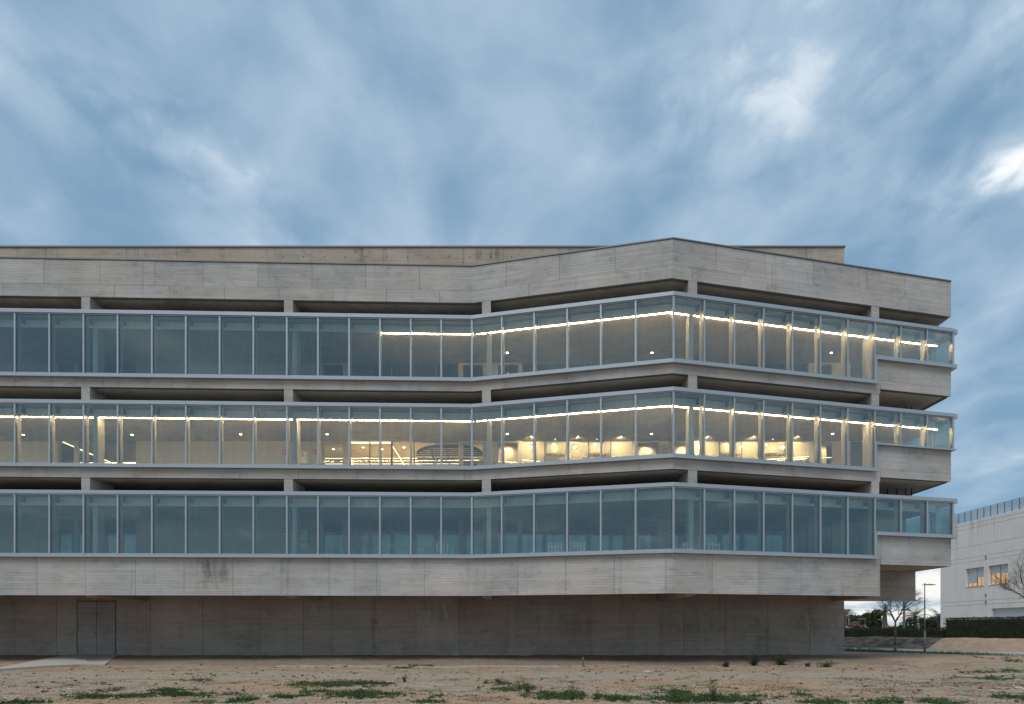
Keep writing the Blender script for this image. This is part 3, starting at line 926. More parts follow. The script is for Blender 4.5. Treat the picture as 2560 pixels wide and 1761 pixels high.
# balustrades (glass with a slim rail) on the middle and bottom floor, far side of the corridor
def balustrade(k, pa, pb, label, zt=1.0):
    Y = YW - 0.35
    xa, xb = X_at(pa, Y), X_at(pb, Y)
    t = thing('glass_balustrade', ((xa + xb) / 2, Y, FL[k] + 0.03), label, 'balustrade')
    z0 = FL[k] + 0.03; zr = z0 + zt
    q = MB(); q.sq((xa, Y, zr), (xb, Y, zr), 0.03, 0.025); q.build('rail', 'alu', t)
    n = max(2, int((xb - xa) / 1.3))
    for i in range(n + 1):
        xx = xa + (xb - xa) * i / n
        q = MB(); q.box(xx - 0.012, xx + 0.012, Y - 0.015, Y + 0.015, z0, zr - 0.013); q.build('post', 'alu_dark', t)
        if i < n:
            q = MB(); q.box(xx + 0.02, xa + (xb - xa) * (i + 1) / n - 0.02, Y - 0.006, Y + 0.006, z0 + 0.06, zr - 0.03); q.build('panel', 'glass_in', t)
balustrade(1, 845, 1139, 'glass balustrade in the middle corridor before the slatted dome', 0.95)
balustrade(2, 845, 1139, 'glass balustrade in the dark bottom corridor left of the inner crease', 0.95)
balustrade(0, 845, 1139, 'glass balustrade with a lit rail in the top corridor left of the inner crease', 0.85)

# lit handrails on the middle level
def lit_rail(pts, label, rad=0.022, Y=36.0):
    w_ = [on(px, py, Y) for px, py in pts]
    c = w_[len(w_) // 2]
    t = thing('lit_handrail', (c.x, c.y, FL[1]), label, 'handrail')
    q = MB()
    for a, b in zip(w_[:-1], w_[1:]): q.bar(a, b, rad, n=6)
    q.build('light_tube', 'led2', t)
    q = MB()
    for a, b in zip(w_[:-1], w_[1:]): q.bar(a + Vector((0, 0, 0.045)), b + Vector((0, 0, 0.045)), rad, n=6)
    q.build('rail', 'alu_dark', t)
lit_rail([(157, 1105.5), (281, 1158.5)], 'sloping lit stair handrail behind the middle glazing near the left edge', 0.02, 33.76)
lit_rail([(190, 1158), (340, 1157.5)], 'level lit handrail at the foot of the left stair')
lit_rail([(871, 1107.5), (977, 1107.5), (1011, 1162)], 'bright light line running level then down the central stair', 0.024, 33.76)
lit_rail([(809, 1146.5), (1205, 1146)], 'long level lit handrail crossing in front of the slatted dome', 0.012, 34.6)
lit_rail([(809, 1160.5), (1150, 1160)], 'lower lit rail under the long handrail by the slatted dome', 0.008, 34.6)
lit_rail([(1246, 1147.5), (1294, 1150)], 'short lit handrail in the doorway right of the inner crease', 0.018)
lit_rail([(1306, 1150), (1350, 1154)], 'lit handrail low in front of the first lettered partition', 0.012, 33.5)
lit_rail([(1918, 1149), (2022, 1141.5)], 'lit handrail under the rightmost lettering', 0.012, 33.5)
lit_rail([(2034, 1141), (2080, 1138.5)], 'lit handrail in the doorway near the right end', 0.018)

# slatted dome
cx_, Yd = 1124, 34.0
t = thing('slatted_dome', (X_at(cx_, Yd), Yd, FL[1]), 'dark rounded slatted timber screen glowing behind the middle floor glazing', 'timber screen')
def dome_half(z):   # half width in pixels at row z
    tt = max(0.0, min(1.0, (z - 1114.5) / 26.0))
    return 82 * (1 - (1 - tt) ** 2.4) ** 0.42
rows_ = [1119.5, 1124.5, 1129.5, 1134.5, 1139.5, 1147.5, 1152.5, 1157.5, 1162.5]
for r_ in rows_:
    hw = dome_half(r_ + 1.5) - (max(0, r_ - 1145) * 0.7)
    a = on(cx_ - hw, r_, Yd); b = on(cx_ + hw, r_, Yd)
    q = MB(); q.sq(a, b, 0.12, 0.052); q.build('slat', 'slat', t)
q = MB()
prev = None
for i in range(41):
    pxx = cx_ - 81 + 162 * i / 40
    lo, hi = 1114.5, 1145
    for _ in range(24):
        mm = (lo + hi) / 2
        if dome_half(mm) < abs(pxx - cx_): lo = mm
        else: hi = mm
    cur = on(pxx, lo, Yd - 0.02)
    if prev is not None: q.sq(prev, cur, 0.2, 0.10)
    prev = cur
q.build('rim', 'slat', t)
for px in (1078, 1116, 1150):
    q = MB(); q.sq(on(px, 1120, Yd + 0.1), on(px + 9, 1165, Yd + 0.1), 0.08, 0.14); q.build('rib', 'slat', t)

# fire cabinets, small red signs
def cabinet(k, label):
    Y = YW - 0.16
    dy = (CE[1] - CE[k])
    a = on(742, 1130, YW); b = on(771, 1161, YW)
    x0, x1, z1 = a.x, b.x, a.z - dy
    z0 = z1 - (0.62 if k == 1 else 0.6)
    t = thing('fire_cabinet', ((x0 + x1) / 2, Y, z0), label, 'fire cabinet')
    q = MB(); q.box(x0, x1 + 0.1, Y, YW - 0.002, z0, z1); q.build('case', 'wall_in', t)
    q = MB(); q.box(x0 + 0.02, x1 - 0.02, Y - 0.012, Y - 0.002, z0 + 0.02, z1 - 0.02); d = q.build('door', 'upstand', t)
    for i in range(4):
        for j in range(3):
            if (i + j) % 4 == 3: continue
            xx = x0 + 0.16 + j * 0.1; zz = z1 - 0.10 - i * 0.055
            q = MB(); q.box(xx, xx + 0.06 + 0.02 * (i % 2), Y - 0.016, Y - 0.013, zz, zz + 0.028); q.build('red_print', 'red', d)
    q = MB(); q.box(x0 + 0.05, x0 + 0.11, Y - 0.03, Y - 0.013, z0 + 0.22, z0 + 0.33); q.build('handle', 'alu_dark', d)
    if k == 2:
        q = MB(); q.box(x0, x1, Y, YW - 0.002, z0 - 0.36, z0 - 0.04); q.build('lower_drawer', 'upstand', t)
cabinet(1, 'white fire hose cabinet with red print in the lit middle corridor')
cabinet(2, 'white fire hose cabinet with red print in the dark bottom corridor')
def red_sign(k, px, py, label):
    dy = CE[1] - CE[k]
    c = on(px, py, YW - 0.01); z = c.z - dy
    t = thing('fire_sign', (c.x, YW - 0.01, z), label, 'sign')
    q = MB(); q.box(c.x - 0.085, c.x + 0.085, YW - 0.014, YW - 0.004, z - 0.11, z + 0.11); q.build('plate', 'red', t)
    q = MB(); q.box(c.x - 0.012, c.x + 0.03, YW - 0.018, YW - 0.015, z - 0.08, z + 0.05); q.box(c.x - 0.05, c.x - 0.03, YW - 0.018, YW - 0.015, z - 0.08, z + 0.07)
    q.build('pictogram', 'white', t)
for k in (1, 2):
    w_ = tri_label(k)
    red_sign(k, 711, 1131, 'small red fire sign left of the cabinet, %s corridor' % w_)
    red_sign(k, 786.5, 1131, 'small red fire sign right of the cabinet, %s corridor' % w_)
    red_sign(k, 1225, 1130, 'small red fire sign just right of the inner crease, %s corridor' % w_)
    red_sign(k, 1663, 1128, 'small red fire sign just left of the outer corner, %s corridor' % w_)

# hand sign and dark lift zone at the right
def lift(k):
    a, b = X_at(2127), X_at(2172)
    t = thing('lift_door', ((a + b) / 2, YW - 0.05, FL[k] + 0.03), 'dark lift front at the right end of the %s corridor' % tri_label(k), 'lift')
    q = MB(); q.box(a, b, YW - 0.06, YW - 0.003, FL[k] + 0.03, CE[k] - 0.04); q.build('front', 'dark_in', t)
    q = MB(); q.box((a + b) / 2 - 0.006, (a + b) / 2 + 0.006, YW - 0.066, YW - 0.061, FL[k] + 0.03, FL[k] + 2.05); q.build('door_gap', 'black', t)
for k in range(3): lift(k)

# white upright slats on the bottom floor
def slats(px0, n, pitch, label, Y=None):
    hs = hit(px0 + (0 if px0 < 1600 else n * pitch), -0.4); Y = P(*hs, -0.4).y
    c = on(px0 + n * pitch / 2, 1380, Y)
    t = thing('slatted_bench', (c.x, Y, FL[2] + 0.03), label, 'bench')
    z0 = FL[2] + 0.03
    for i in range(n):
        x = X_at(px0 + i * pitch, Y)
        q = MB(); q.box(x, x + 0.062, Y - 0.03, Y, z0 + 0.02, CZ + (HZ - 1357) * Y / F); q.build('slat', 'white', t)
    xa, xb = X_at(px0, Y), X_at(px0 + (n - 1) * pitch, Y) + 0.062
    q = MB(); q.box(xa, xb, Y + 0.002, Y + 0.40, z0 + 0.40, z0 + 0.45); q.build('seat', 'white', t)
    for x in (xa, xb - 0.04):
        q = MB(); q.box(x, x + 0.04, Y + 0.34, Y + 0.38, z0, z0 + 0.40); q.build('leg', 'white', t)
slats(1370, 5, 7.9, 'white slatted bench back, left of the pair before the outer corner')
slats(1426, 5, 8.1, 'white slatted bench back, right of the pair before the outer corner')
slats(1091, 4, 8.6, 'white slatted bench back just left of the inner crease')
slats(1707, 3, 8.2, 'short white slatted bench back just right of the outer corner')
slats(1771, 4, 8.4, 'white slatted bench back second right of the outer corner')

# ------------------------------------------------------------------ ground
def road_line(t_):                 # centre line of the road: point for parameter
    return Vector((21.4 + 5.0 * t_, 43.6 - 8.4 * t_))
RD = Vector((5.0, -8.4)).normalized(); RN = Vector((-RD.y, RD.x))   # RN points to the hedge side (+x,+y)
RC = Vector((21.4, 43.6))
def ground_z(X, Y):
    X = np.asarray(X, float); Y = np.asarray(Y, float)
    z = np.interp(Y, [0, 14, 20, 27.6, 28.9, 29.6, 33.4, 40], [-0.36, -0.34, -0.30, -0.24, -0.23, -0.16, 0.0, 0.0])
    d = (X - RC.x) * RN.x + (Y - RC.y) * RN.y
    s = np.clip((d - 2.1) / 2.6, 0, 1)
    bank = 0.72 * s * s * (3 - 2 * s)
    wgt = np.clip((Y - 20) / 8, 0, 1)
    n1 = 0.03 * np.sin(X * 0.9 + 1.3 * np.sin(Y * 0.5)) * np.sin(Y * 0.8 + X * 0.21)
    n2 = 0.014 * np.sin(X * 3.1 + Y * 1.7) * np.sin(Y * 3.7 - X * 1.1)
    flat = np.clip(1 - (Y - 31) / 4, 0.15, 1) * (np.abs(d) > 2.4)
    return z + bank * wgt + (n1 + n2) * flat
def gz(x, y): return float(ground_z(x, y))
def ground_at(px, py):
    Y = 25.0
    for _ in range(30):
        X = (px - 1280) / F * Y
        Y = (CZ - gz(X, Y)) * F / (py - HZ)
        Y = max(5, min(60, Y))
    X = (px - 1280) / F * Y
    return Vector((X, Y, gz(X, Y)))

gx = np.concatenate([[-900, -400, -200, -100, -60], np.arange(-40, 45.01, 0.25), [60, 100, 200, 400, 900]])
gy = np.concatenate([[-300, -100, -40, -10, 0, 5], np.arange(8, 56.01, 0.2), [62, 75, 100, 160, 300, 600, 1500]])
GX, GY = np.meshgrid(gx, gy)
GZ = ground_z(GX, GY)
fine_n = rng.normal(0, 0.010, GZ.shape) * ((GY > 8) & (GY < 33))
GZ = GZ + fine_n
vv = np.stack([GX.ravel(), GY.ravel(), GZ.ravel()], 1)
ny_, nx_ = GX.shape
ii = (np.arange(ny_ - 1)[:, None] * nx_ + np.arange(nx_ - 1)[None, :]).ravel()
ff = np.stack([ii, ii + 1, ii + nx_ + 1, ii + nx_], 1)
g = arrays('ground', vv, ff, 'ground'); tag(g, kind='structure')

def sheet(name, xs, ys, mat, lift, kind='structure', fn=None):
    XX, YY = np.meshgrid(xs, ys)
    if fn is not None: XX, YY = fn(XX, YY)
    ZZ = ground_z(XX, YY) + lift
    v_ = np.stack([XX.ravel(), YY.ravel(), ZZ.ravel()], 1)
    ny, nx = XX.shape
    i0 = (np.arange(ny - 1)[:, None] * nx + np.arange(nx - 1)[None, :]).ravel()
    o = arrays(name, v_, np.stack([i0, i0 + 1, i0 + nx + 1, i0 + nx], 1), mat)
    return tag(o, kind=kind)
# darker soil bed along the wall (front edge a little ragged)
xs_b = np.arange(-34, 17.1, 0.3)
jit = np.cumsum(rng.normal(0, 0.02, len(xs_b))); jit -= np.linspace(jit[0], jit[-1], len(jit))
XX, TT = np.meshgrid(xs_b, np.linspace(0, 1, 16))
fy = 28.75 + 0.25 * np.sin(xs_b * 0.21) + jit
YY = fy[None, :] + (33.62 - fy[None, :]) * TT
ZZ = ground_z(XX, YY) + 0.030 + rng.normal(0, 0.012, XX.shape)
ZZ[0, :] = ground_z(XX[0], YY[0]) - 0.03
v_ = np.stack([XX.ravel(), YY.ravel(), ZZ.ravel()], 1)
ny, nx = XX.shape; i0 = (np.arange(ny - 1)[:, None] * nx + np.arange(nx - 1)[None, :]).ravel()
tag(arrays('soil_bed', v_, np.stack([i0, i0 + 1, i0 + nx + 1, i0 + nx], 1), 'bed'), kind='structure')

# concrete path to the door, and the pale kerb strip
def ground_poly(name, pts, mat, th, kind='structure'):
    mb = MB(); n = len(pts); o = 0
    top = [(p.x, p.y, p.z + th) for p in pts]; bot = [(p.x, p.y, p.z - 0.15) for p in pts]
    mb.v = top + bot
    mb.f = [tuple(range(n)), tuple(reversed(range(n, 2 * n)))] + [(i, (i + 1) % n, n + (i + 1) % n, n + i) for i in range(n)]
    return tag(fix_normals(mb.build(name, mat)), kind=kind)
pp = [ground_at(-160, 1690), ground_at(0, 1678), ground_at(110, 1670), ground_at(200, 1660), ground_at(262, 1651),
      Vector((X_at(300), 33.4, 0.0)), Vector((X_at(185), 33.4, 0.0)), ground_at(120, 1648.5), ground_at(0, 1655), ground_at(-160, 1660)]
zz_ = np.linspace(0, 1, 1)
path = ground_poly('path', pp, 'path', 0.075)
kb = [ground_at(px, 1668.0) for px in range(690, 1401, 71)]
ke = [p + Vector((0, 0.45, 0)) for p in reversed(kb)]
ground_poly('kerb_strip', kb + ke, 'path', 0.03)

# road, bank
ts = np.linspace(-9, 3.2, 60)
def strip(name, d0, d1, n, mat, lift_, t0=-9, t1=3.2, tn=70, nz=0.0):
    TT_, DD = np.meshgrid(np.linspace(t0, t1, tn), np.linspace(d0, d1, n))
    L_ = math.hypot(5, 8.4)
    XX = RC.x + RD.x * TT_ * L_ + RN.x * DD; YY = RC.y + RD.y * TT_ * L_ + RN.y * DD
    ZZ = ground_z(XX, YY) + lift_ + (rng.normal(0, nz, XX.shape) if nz else 0)
    v_ = np.stack([XX.ravel(), YY.ravel(), ZZ.ravel()], 1)
    ny, nx = XX.shape; i0 = (np.arange(ny - 1)[:, None] * nx + np.arange(nx - 1)[None, :]).ravel()
    return tag(arrays(name, v_, np.stack([i0, i0 + 1, i0 + nx + 1, i0 + nx], 1), mat), kind='structure')
strip('road', -2.0, 2.0, 6, 'road', 0.05)
strip('bank', 2.05, 4.9, 16, 'mulch', 0.05, -9, 0.36, 160, 0.03)
strip('bank', 2.05, 4.9, 16, 'bank', 0.05, 0.365, 3.2, 60, 0.015)
mb = MB()
for d_ in (-2.08, 2.0):
    for i in range(40):
        t0, t1 = -9 + i * 0.305, -9 + (i + 1) * 0.305
        pts = []
        for tt, dd in ((t0, d_), (t1, d_), (t1, d_ + 0.09), (t0, d_ + 0.09)):
            L_ = math.hypot(5, 8.4)
            X = RC.x + RD.x * tt * L_ + RN.x * dd; Y = RC.y + RD.y * tt * L_ + RN.y * dd
            pts.append((X, Y))
        mb.prism(pts, -0.1, 0.11)
tag(fix_normals(mb.build('kerb', 'road')), kind='structure')

# ------------------------------------------------------------------ stones, gravel
def blob(mb, c, r, squash=0.6, seed=0):
    rr = random.Random(seed)
    vs = []
    for i in range(3):
        lat = (-0.6, 0.15, 0.75)[i]
        for j in range(6):
            an = j * math.pi / 3 + i * 0.5
            q = r * rr.uniform(0.75, 1.15) * math.cos(lat)
            vs.append((c[0] + q * math.cos(an), c[1] + q * math.sin(an), c[2] + r * squash * math.sin(lat) * rr.uniform(0.8, 1.2)))
    o = len(mb.v); mb.v += vs
    mb.v.append((c[0], c[1], c[2] + r * squash)); mb.v.append((c[0], c[1], c[2] - r * squash))
    for i in range(2):
        for j in range(6):
            k2 = (j + 1) % 6
            mb.f.append((o + i * 6 + j, o + i * 6 + k2, o + (i + 1) * 6 + k2, o + (i + 1) * 6 + j))
    for j in range(6):
        k2 = (j + 1) % 6
        mb.f.append((o + 12 + j, o + 12 + k2, o + 18)); mb.f.append((o + k2, o + j, o + 19))
ROCKS = [(973, 1708, 0.14, 'flat pale stone among the weeds at lower centre'), (845, 1712, 0.09, 'small white stone in the weeds left of centre'),
         (1620, 1683, 0.22, 'low pale mound of spilled mortar on the bare earth'), (175, 1725, 0.12, 'flat tan stone on the earth at lower left'),
         (2545, 1722, 0.13, 'pale stone near the right edge'), (2478, 1728, 0.09, 'small rounded stone at lower right'),
         (1602, 1736, 0.06, 'small stone between the green weed patches'), (1420, 1757, 0.08, 'tan stone at the bottom edge right of centre')]
for i, (px, py, r_, lb) in enumerate(ROCKS):
    p = ground_at(px, py); mb = MB(); blob(mb, (p.x, p.y, p.z + r_ * 0.12), r_, 0.32, i + 40)
    tag(fix_normals(mb.build('stone', 'stone')), lb, 'stone', 'loose stones on the earth')
n = 9000
Ys = 13.5 + 16 * rng.random(n) ** 1.3; Xs = (rng.random(n) * 1.64 - 0.82) * Ys
Zs = ground_z(Xs, Ys)
rad = 0.010 + 0.04 * rng.random(n) ** 5
octv = np.array([[1, 0, 0], [0, 1, 0], [-1, 0, 0], [0, -1, 0], [0, 0, .6], [0, 0, -.6]])
octf = np.array([[0, 1, 4], [1, 2, 4], [2, 3, 4], [3, 0, 4], [1, 0, 5], [2, 1, 5], [3, 2, 5], [0, 3, 5]])
V = octv[None] * (rad[:, None, None] * rng.uniform(0.7, 1.3, (n, 6, 1)))
an = rng.random(n) * 6.28; ca, sa = np.cos(an)[:, None], np.sin(an)[:, None]
V = np.stack([V[..., 0] * ca - V[..., 1] * sa, V[..., 0] * sa + V[..., 1] * ca, V[..., 2]], -1) + np.stack([Xs, Ys, Zs + rad * 0.3], 1)[:, None, :]
Fs = octf[None] + (np.arange(n) * 6)[:, None, None]
tag(arrays('gravel', V.reshape(-1, 3), Fs.reshape(-1, 3), 'stone'), 'loose pale gravel scattered over the bare earth', 'gravel', kind='stuff')
n = 5000
Ys = 13.5 + 15.5 * rng.random(n) ** 1.2; Xs = (rng.random(n) * 1.64 - 0.82) * Ys
cl_ = np.sin(Xs * 1.3 + Ys) * np.sin(Ys * 1.9 - Xs * .4) + rng.normal(0, .6, n)
Xs, Ys = Xs[cl_ > 0], Ys[cl_ > 0]; n = len(Xs); Zs = ground_z(Xs, Ys)
rad = 0.016 + 0.06 * rng.random(n) ** 4
V = octv[None] * (rad[:, None, None] * rng.uniform(0.6, 1.4, (n, 6, 1)))
an = rng.random(n) * 6.28; ca, sa = np.cos(an)[:, None], np.sin(an)[:, None]
V = np.stack([V[..., 0] * ca - V[..., 1] * sa, V[..., 0] * sa + V[..., 1] * ca, V[..., 2]], -1) + np.stack([Xs, Ys, Zs + rad * 0.2], 1)[:, None, :]
Fs = octf[None] + (np.arange(n) * 6)[:, None, None]
tag(arrays('earth_clods', V.reshape(-1, 3), Fs.reshape(-1, 3), 'clod'), 'small brown clods strewn over the bare earth', 'earth', kind='stuff')

# ------------------------------------------------------------------ plants
def leaf_quads(cent, nrm, size, aspect=0.45):
    """cent (n,3), random orientation around nrm -> verts, faces"""
    n = len(cent)
    d = rng.normal(size=(n, 3)) + nrm; d /= np.linalg.norm(d, axis=1)[:, None]
    r0 = rng.normal(size=(n, 3)); e = np.cross(d, r0); e /= np.linalg.norm(e, axis=1)[:, None] + 1e-9
    L_ = (size * rng.uniform(0.6, 1.3, n))[:, None]
    a = cent - d * L_ * 0.5; b = cent + d * L_ * 0.5
    m_ = cent + np.cross(d, e) * L_ * 0.08
    V = np.stack([a, m_ + e * L_ * aspect * 0.5, b, m_ - e * L_ * aspect * 0.5], 1)
    Fq = np.arange(n * 4).reshape(n, 4)
    return V.reshape(-1, 3), Fq

PATCH = [(420, 1728, 70, 5, 1), (270, 1728, 40, 4, .8), (250, 1744, 90, 5, 1), (490, 1702, 60, 3, .6), (455, 1738, 120, 7, 1), (60, 1758, 60, 5, .9),
         (330, 1743, 60, 5, .9), (610, 1752, 60, 8, 1), (710, 1744, 55, 5, 1), (770, 1712, 45, 6, 1), (850, 1712, 120, 8, 1.3), (900, 1738, 130, 10, 1.5),
         (785, 1730, 30, 6, 1), (940, 1710, 50, 6, 1), (1000, 1670, 40, 4, .9), (1060, 1667, 40, 4, .9), (870, 1667, 8, 4, .6), (968, 1668, 7, 5, .8),
         (1090, 1742, 30, 4, .7), (1250, 1710, 50, 5, .9), (1265, 1725, 40, 5, .8), (1310, 1722, 36, 10, 1.3), (1400, 1742, 100, 11, 1.6), (1560, 1748, 70, 8, 1.1),
         (1770, 1750, 180, 12, 1.6), (1690, 1735, 50, 10, 1.2), (2000, 1740, 35, 5, .6), (2045, 1758, 70, 7, 1), (2190, 1756, 60, 6, 1), (2330, 1758, 90, 6, 1),
         (2450, 1680, 60, 5, .7), (2530, 1678, 50, 5, .9), (2480, 1698, 80, 6, .8), (2540, 1745, 60, 8, .9), (2520, 1652, 50, 7, 1), (1080, 1757, 60, 4, .7), (520, 1758, 40, 3, .6)]
cents, nrms, sizes = [], [], []
for px, py, rx, ry, amt in PATCH:
    c = ground_at(px, min(py, 1759)); sc = c.y / F
    nro = int(26 * amt * (rx / 60) * (0.6 + ry / 10))
    edge_ = ground_at(px, py + ry)
    ryw = max(0.15, abs(c.y - edge_.y))
    for _ in range(nro):
        an = random.random() * 6.28; q = math.sqrt(random.random()) * random.uniform(0.3, 1.25)
        x = c.x + math.cos(an) * q * rx * sc; y = c.y + math.sin(an) * q * ryw
        hh = random.uniform(0.02, 0.085) * (0.7 + 0.4 * amt); rr_ = random.uniform(0.05, 0.17)
        nl = random.randint(24, 60)
        lp = rng.normal(size=(nl, 3)) * np.array([rr_ * .6, rr_ * .6, hh * .5]); lp[:, 2] = np.abs(lp[:, 2])
        cents.append(lp + np.array([x, y, gz(x, y) + 0.005])); nrms.append(np.concatenate([lp[:, :2] * 6, np.full((nl, 1), 0.7)], 1)); sizes.append(np.full(nl, random.uniform(0.03, 0.06)))
for _ in range(900):   # strays
    y = random.uniform(13.6, 21) if random.random() < .75 else random.uniform(21, 28); x = random.uniform(-.78, .78) * y
    if math.sin(x * .7 + y * .9) + math.sin(x * .23 - y * 1.7) + random.gauss(0, .5) < .35: continue
    nl = random.randint(10, 46); lp = rng.normal(size=(nl, 3)) * np.array([.10, .07, .022]); lp[:, 2] = np.abs(lp[:, 2])
    cents.append(lp + np.array([x, y, gz(x, y) + 0.004])); nrms.append(np.tile([0, 0, .7], (nl, 1))); sizes.append(np.full(nl, 0.035))
V, Fq = leaf_quads(np.concatenate(cents), np.concatenate(nrms), np.concatenate(sizes))
tag(arrays('ground_weeds', V, Fq, 'weed'), 'low green weeds in ragged patches over the bare earth', 'weeds', kind='stuff')
# dry weeds / litter
cents, nrms, sizes = [], [], []
for px, py, rx, ry in [(2300, 1712, 160, 14), (2450, 1705, 110, 12), (2480, 1740, 100, 12), (1980, 1725, 60, 5), (1130, 1700, 40, 4), (1310, 1702, 30, 4), (2230, 1728, 90, 8), (1210, 1750, 60, 5), (600, 1738, 50, 4), (2150, 1700, 60, 6)]:
    c = ground_at(px, py); sc = c.y / F; ryw = abs(ground_at(px, py + ry).y - c.y)
    for _ in range(int(rx * 0.5)):
        an = random.random() * 6.28; q = math.sqrt(random.random())
        x = c.x + math.cos(an) * q * rx * sc; y = c.y + math.sin(an) * q * ryw
        nl = 14; lp = rng.normal(size=(nl, 3)) * np.array([.16, .10, .012]); lp[:, 2] = np.abs(lp[:, 2])
        cents.append(lp + np.array([x, y, gz(x, y) + 0.004])); nrms.append(np.tile([0, 0, .5], (nl, 1))); sizes.append(np.full(nl, 0.05))
V, Fq = leaf_quads(np.concatenate(cents), np.concatenate(nrms), np.concatenate(sizes), 0.25)
tag(arrays('dry_weeds', V, Fq, 'weed_dry'), 'grey dry weed litter on the earth at the right', 'weeds', kind='stuff')

# single upright weeds
def weed_plant(px, py, h, spread, label, nst=9, mat='weed', leaf=0.04):
    p = ground_at(px, py)
    t = thing('weed_plant', p, label, 'weed', 'upright weeds')
    mb = MB(); cs, ns, szs = [], [], []
    for i in range(nst):
        an = random.random() * 6.28; hh = h * random.uniform(0.25, 1.0)
        tip = Vector((math.cos(an) * spread * random.random(), math.sin(an) * spread * random.random() * .8, hh))
        a = p.copy(); prev = p.copy()
        for s in range(1, 6):
            f_ = s / 5
            cur = p + Vector((tip.x * f_ ** 1.4, tip.y * f_ ** 1.4, tip.z * f_))
            mb.bar(prev, cur, 0.006 * (1.3 - f_), 0.006 * (1.15 - f_), n=4, cap=False); 
            for _ in range(7):
                cs.append(cur + Vector((random.gauss(0, leaf * .6), random.gauss(0, leaf * .6), random.gauss(0, leaf * .6)))); ns.append((random.gauss(0, 1), random.gauss(0, 1), .8)); szs.append(leaf * random.uniform(.7, 1.2))
            prev = cur
    mb.build('stem', 'weed', t)
    V, Fq = leaf_quads(np.array([tuple(c) for c in cs]), np.array(ns), np.array(szs))
    arrays('foliage', V, Fq, mat, t)
weed_plant(1430, 1752, 0.42, 0.22, 'tall leafy weed at the bottom edge right of centre', 12)
weed_plant(1492, 1750, 0.26, 0.25, 'low spreading weed right of the tall leafy one at bottom', 12)
weed_plant(1692, 1758, 0.42, 0.28, 'bushy upright weed at the bottom, left of the spindly one', 16)
weed_plant(1784, 1756, 0.56, 0.2, 'spindly tallest weed at the bottom edge', 12)
weed_plant(1318, 1732, 0.26, 0.2, 'leafy weed tuft at lower centre', 10)
weed_plant(1816, 1662, 0.16, 0.35, 'low weed by the soil bed, leftmost of the five', 16, 'bush', 0.06)
weed_plant(1886, 1660, 0.50, 0.3, 'dark upright weed by the base wall with tall shoots', 14, 'bush', 0.075)
weed_plant(1952, 1660, 0.46, 0.55, 'dark bushy weed by the base wall, largest of the five', 22, 'bush', 0.075)
weed_plant(2020, 1660, 0.2, 0.15, 'small dark weed tuft by the base wall', 10, 'bush', 0.06)
weed_plant(2066, 1663, 0.26, 0.5, 'green weed by the right end of the base wall', 16, 'weed', 0.07)
weed_plant(1012, 1706, 0.24, 0.15, 'thin weed sprig on the bare earth near centre', 7)
p = ground_at(1457, 1653); st = MB(); st.bar((p.x, p.y, p.z - 0.1), (p.x + .01, p.y, p.z + 0.3), 0.045, 0.04, n=8)
stk = thing('stake', p, 'short dark stake standing in the soil bed', 'stake'); st.build('shaft', 'bark', stk)
q = MB(); q.bar((p.x + .01, p.y, p.z + 0.3), (p.x + .012, p.y, p.z + 0.33), 0.04, 0.02, n=8); q.build('top', 'bark', stk)

# roadside grass
n = 9000
TT_ = rng.uniform(-1.0, 2.6, n); L_ = math.hypot(5, 8.4)
DD = -2.15 - np.abs(rng.normal(0, 0.55, n))
dn = 0.5 + 0.5 * np.sin(TT_ * 7) * np.sin(TT_ * 3.1 + 1)
keep = rng.random(n) < (0.15 + dn)
TT_, DD = TT_[keep], DD[keep]; n = len(TT_)
Xg = RC.x + RD.x * TT_ * L_ + RN.x * DD; Yg = RC.y + RD.y * TT_ * L_ + RN.y * DD
Zg = ground_z(Xg, Yg)
hh = rng.uniform(0.06, 0.24, n) * (0.5 + dn[keep] * 0.7)
an = rng.random(n) * 6.28; lean = rng.normal(0, 0.12, (n, 2)) 
wv = np.stack([np.cos(an), np.sin(an)], 1) * 0.014
b0 = np.stack([Xg - wv[:, 0], Yg - wv[:, 1], Zg - .01], 1); b1 = np.stack([Xg + wv[:, 0], Yg + wv[:, 1], Zg - .01], 1)
t1 = np.stack([Xg + lean[:, 0] + wv[:, 0] * .2, Yg + lean[:, 1] + wv[:, 1] * .2, Zg + hh], 1); t0 = np.stack([Xg + lean[:, 0] - wv[:, 0] * .2, Yg + lean[:, 1] - wv[:, 1] * .2, Zg + hh], 1)
V = np.stack([b0, b1, t1, t0], 1).reshape(-1, 3)
tag(arrays('grass', V, np.arange(n * 4).reshape(n, 4), 'grass'), 'strip of uncut grass along the pale road', 'grass', kind='stuff')

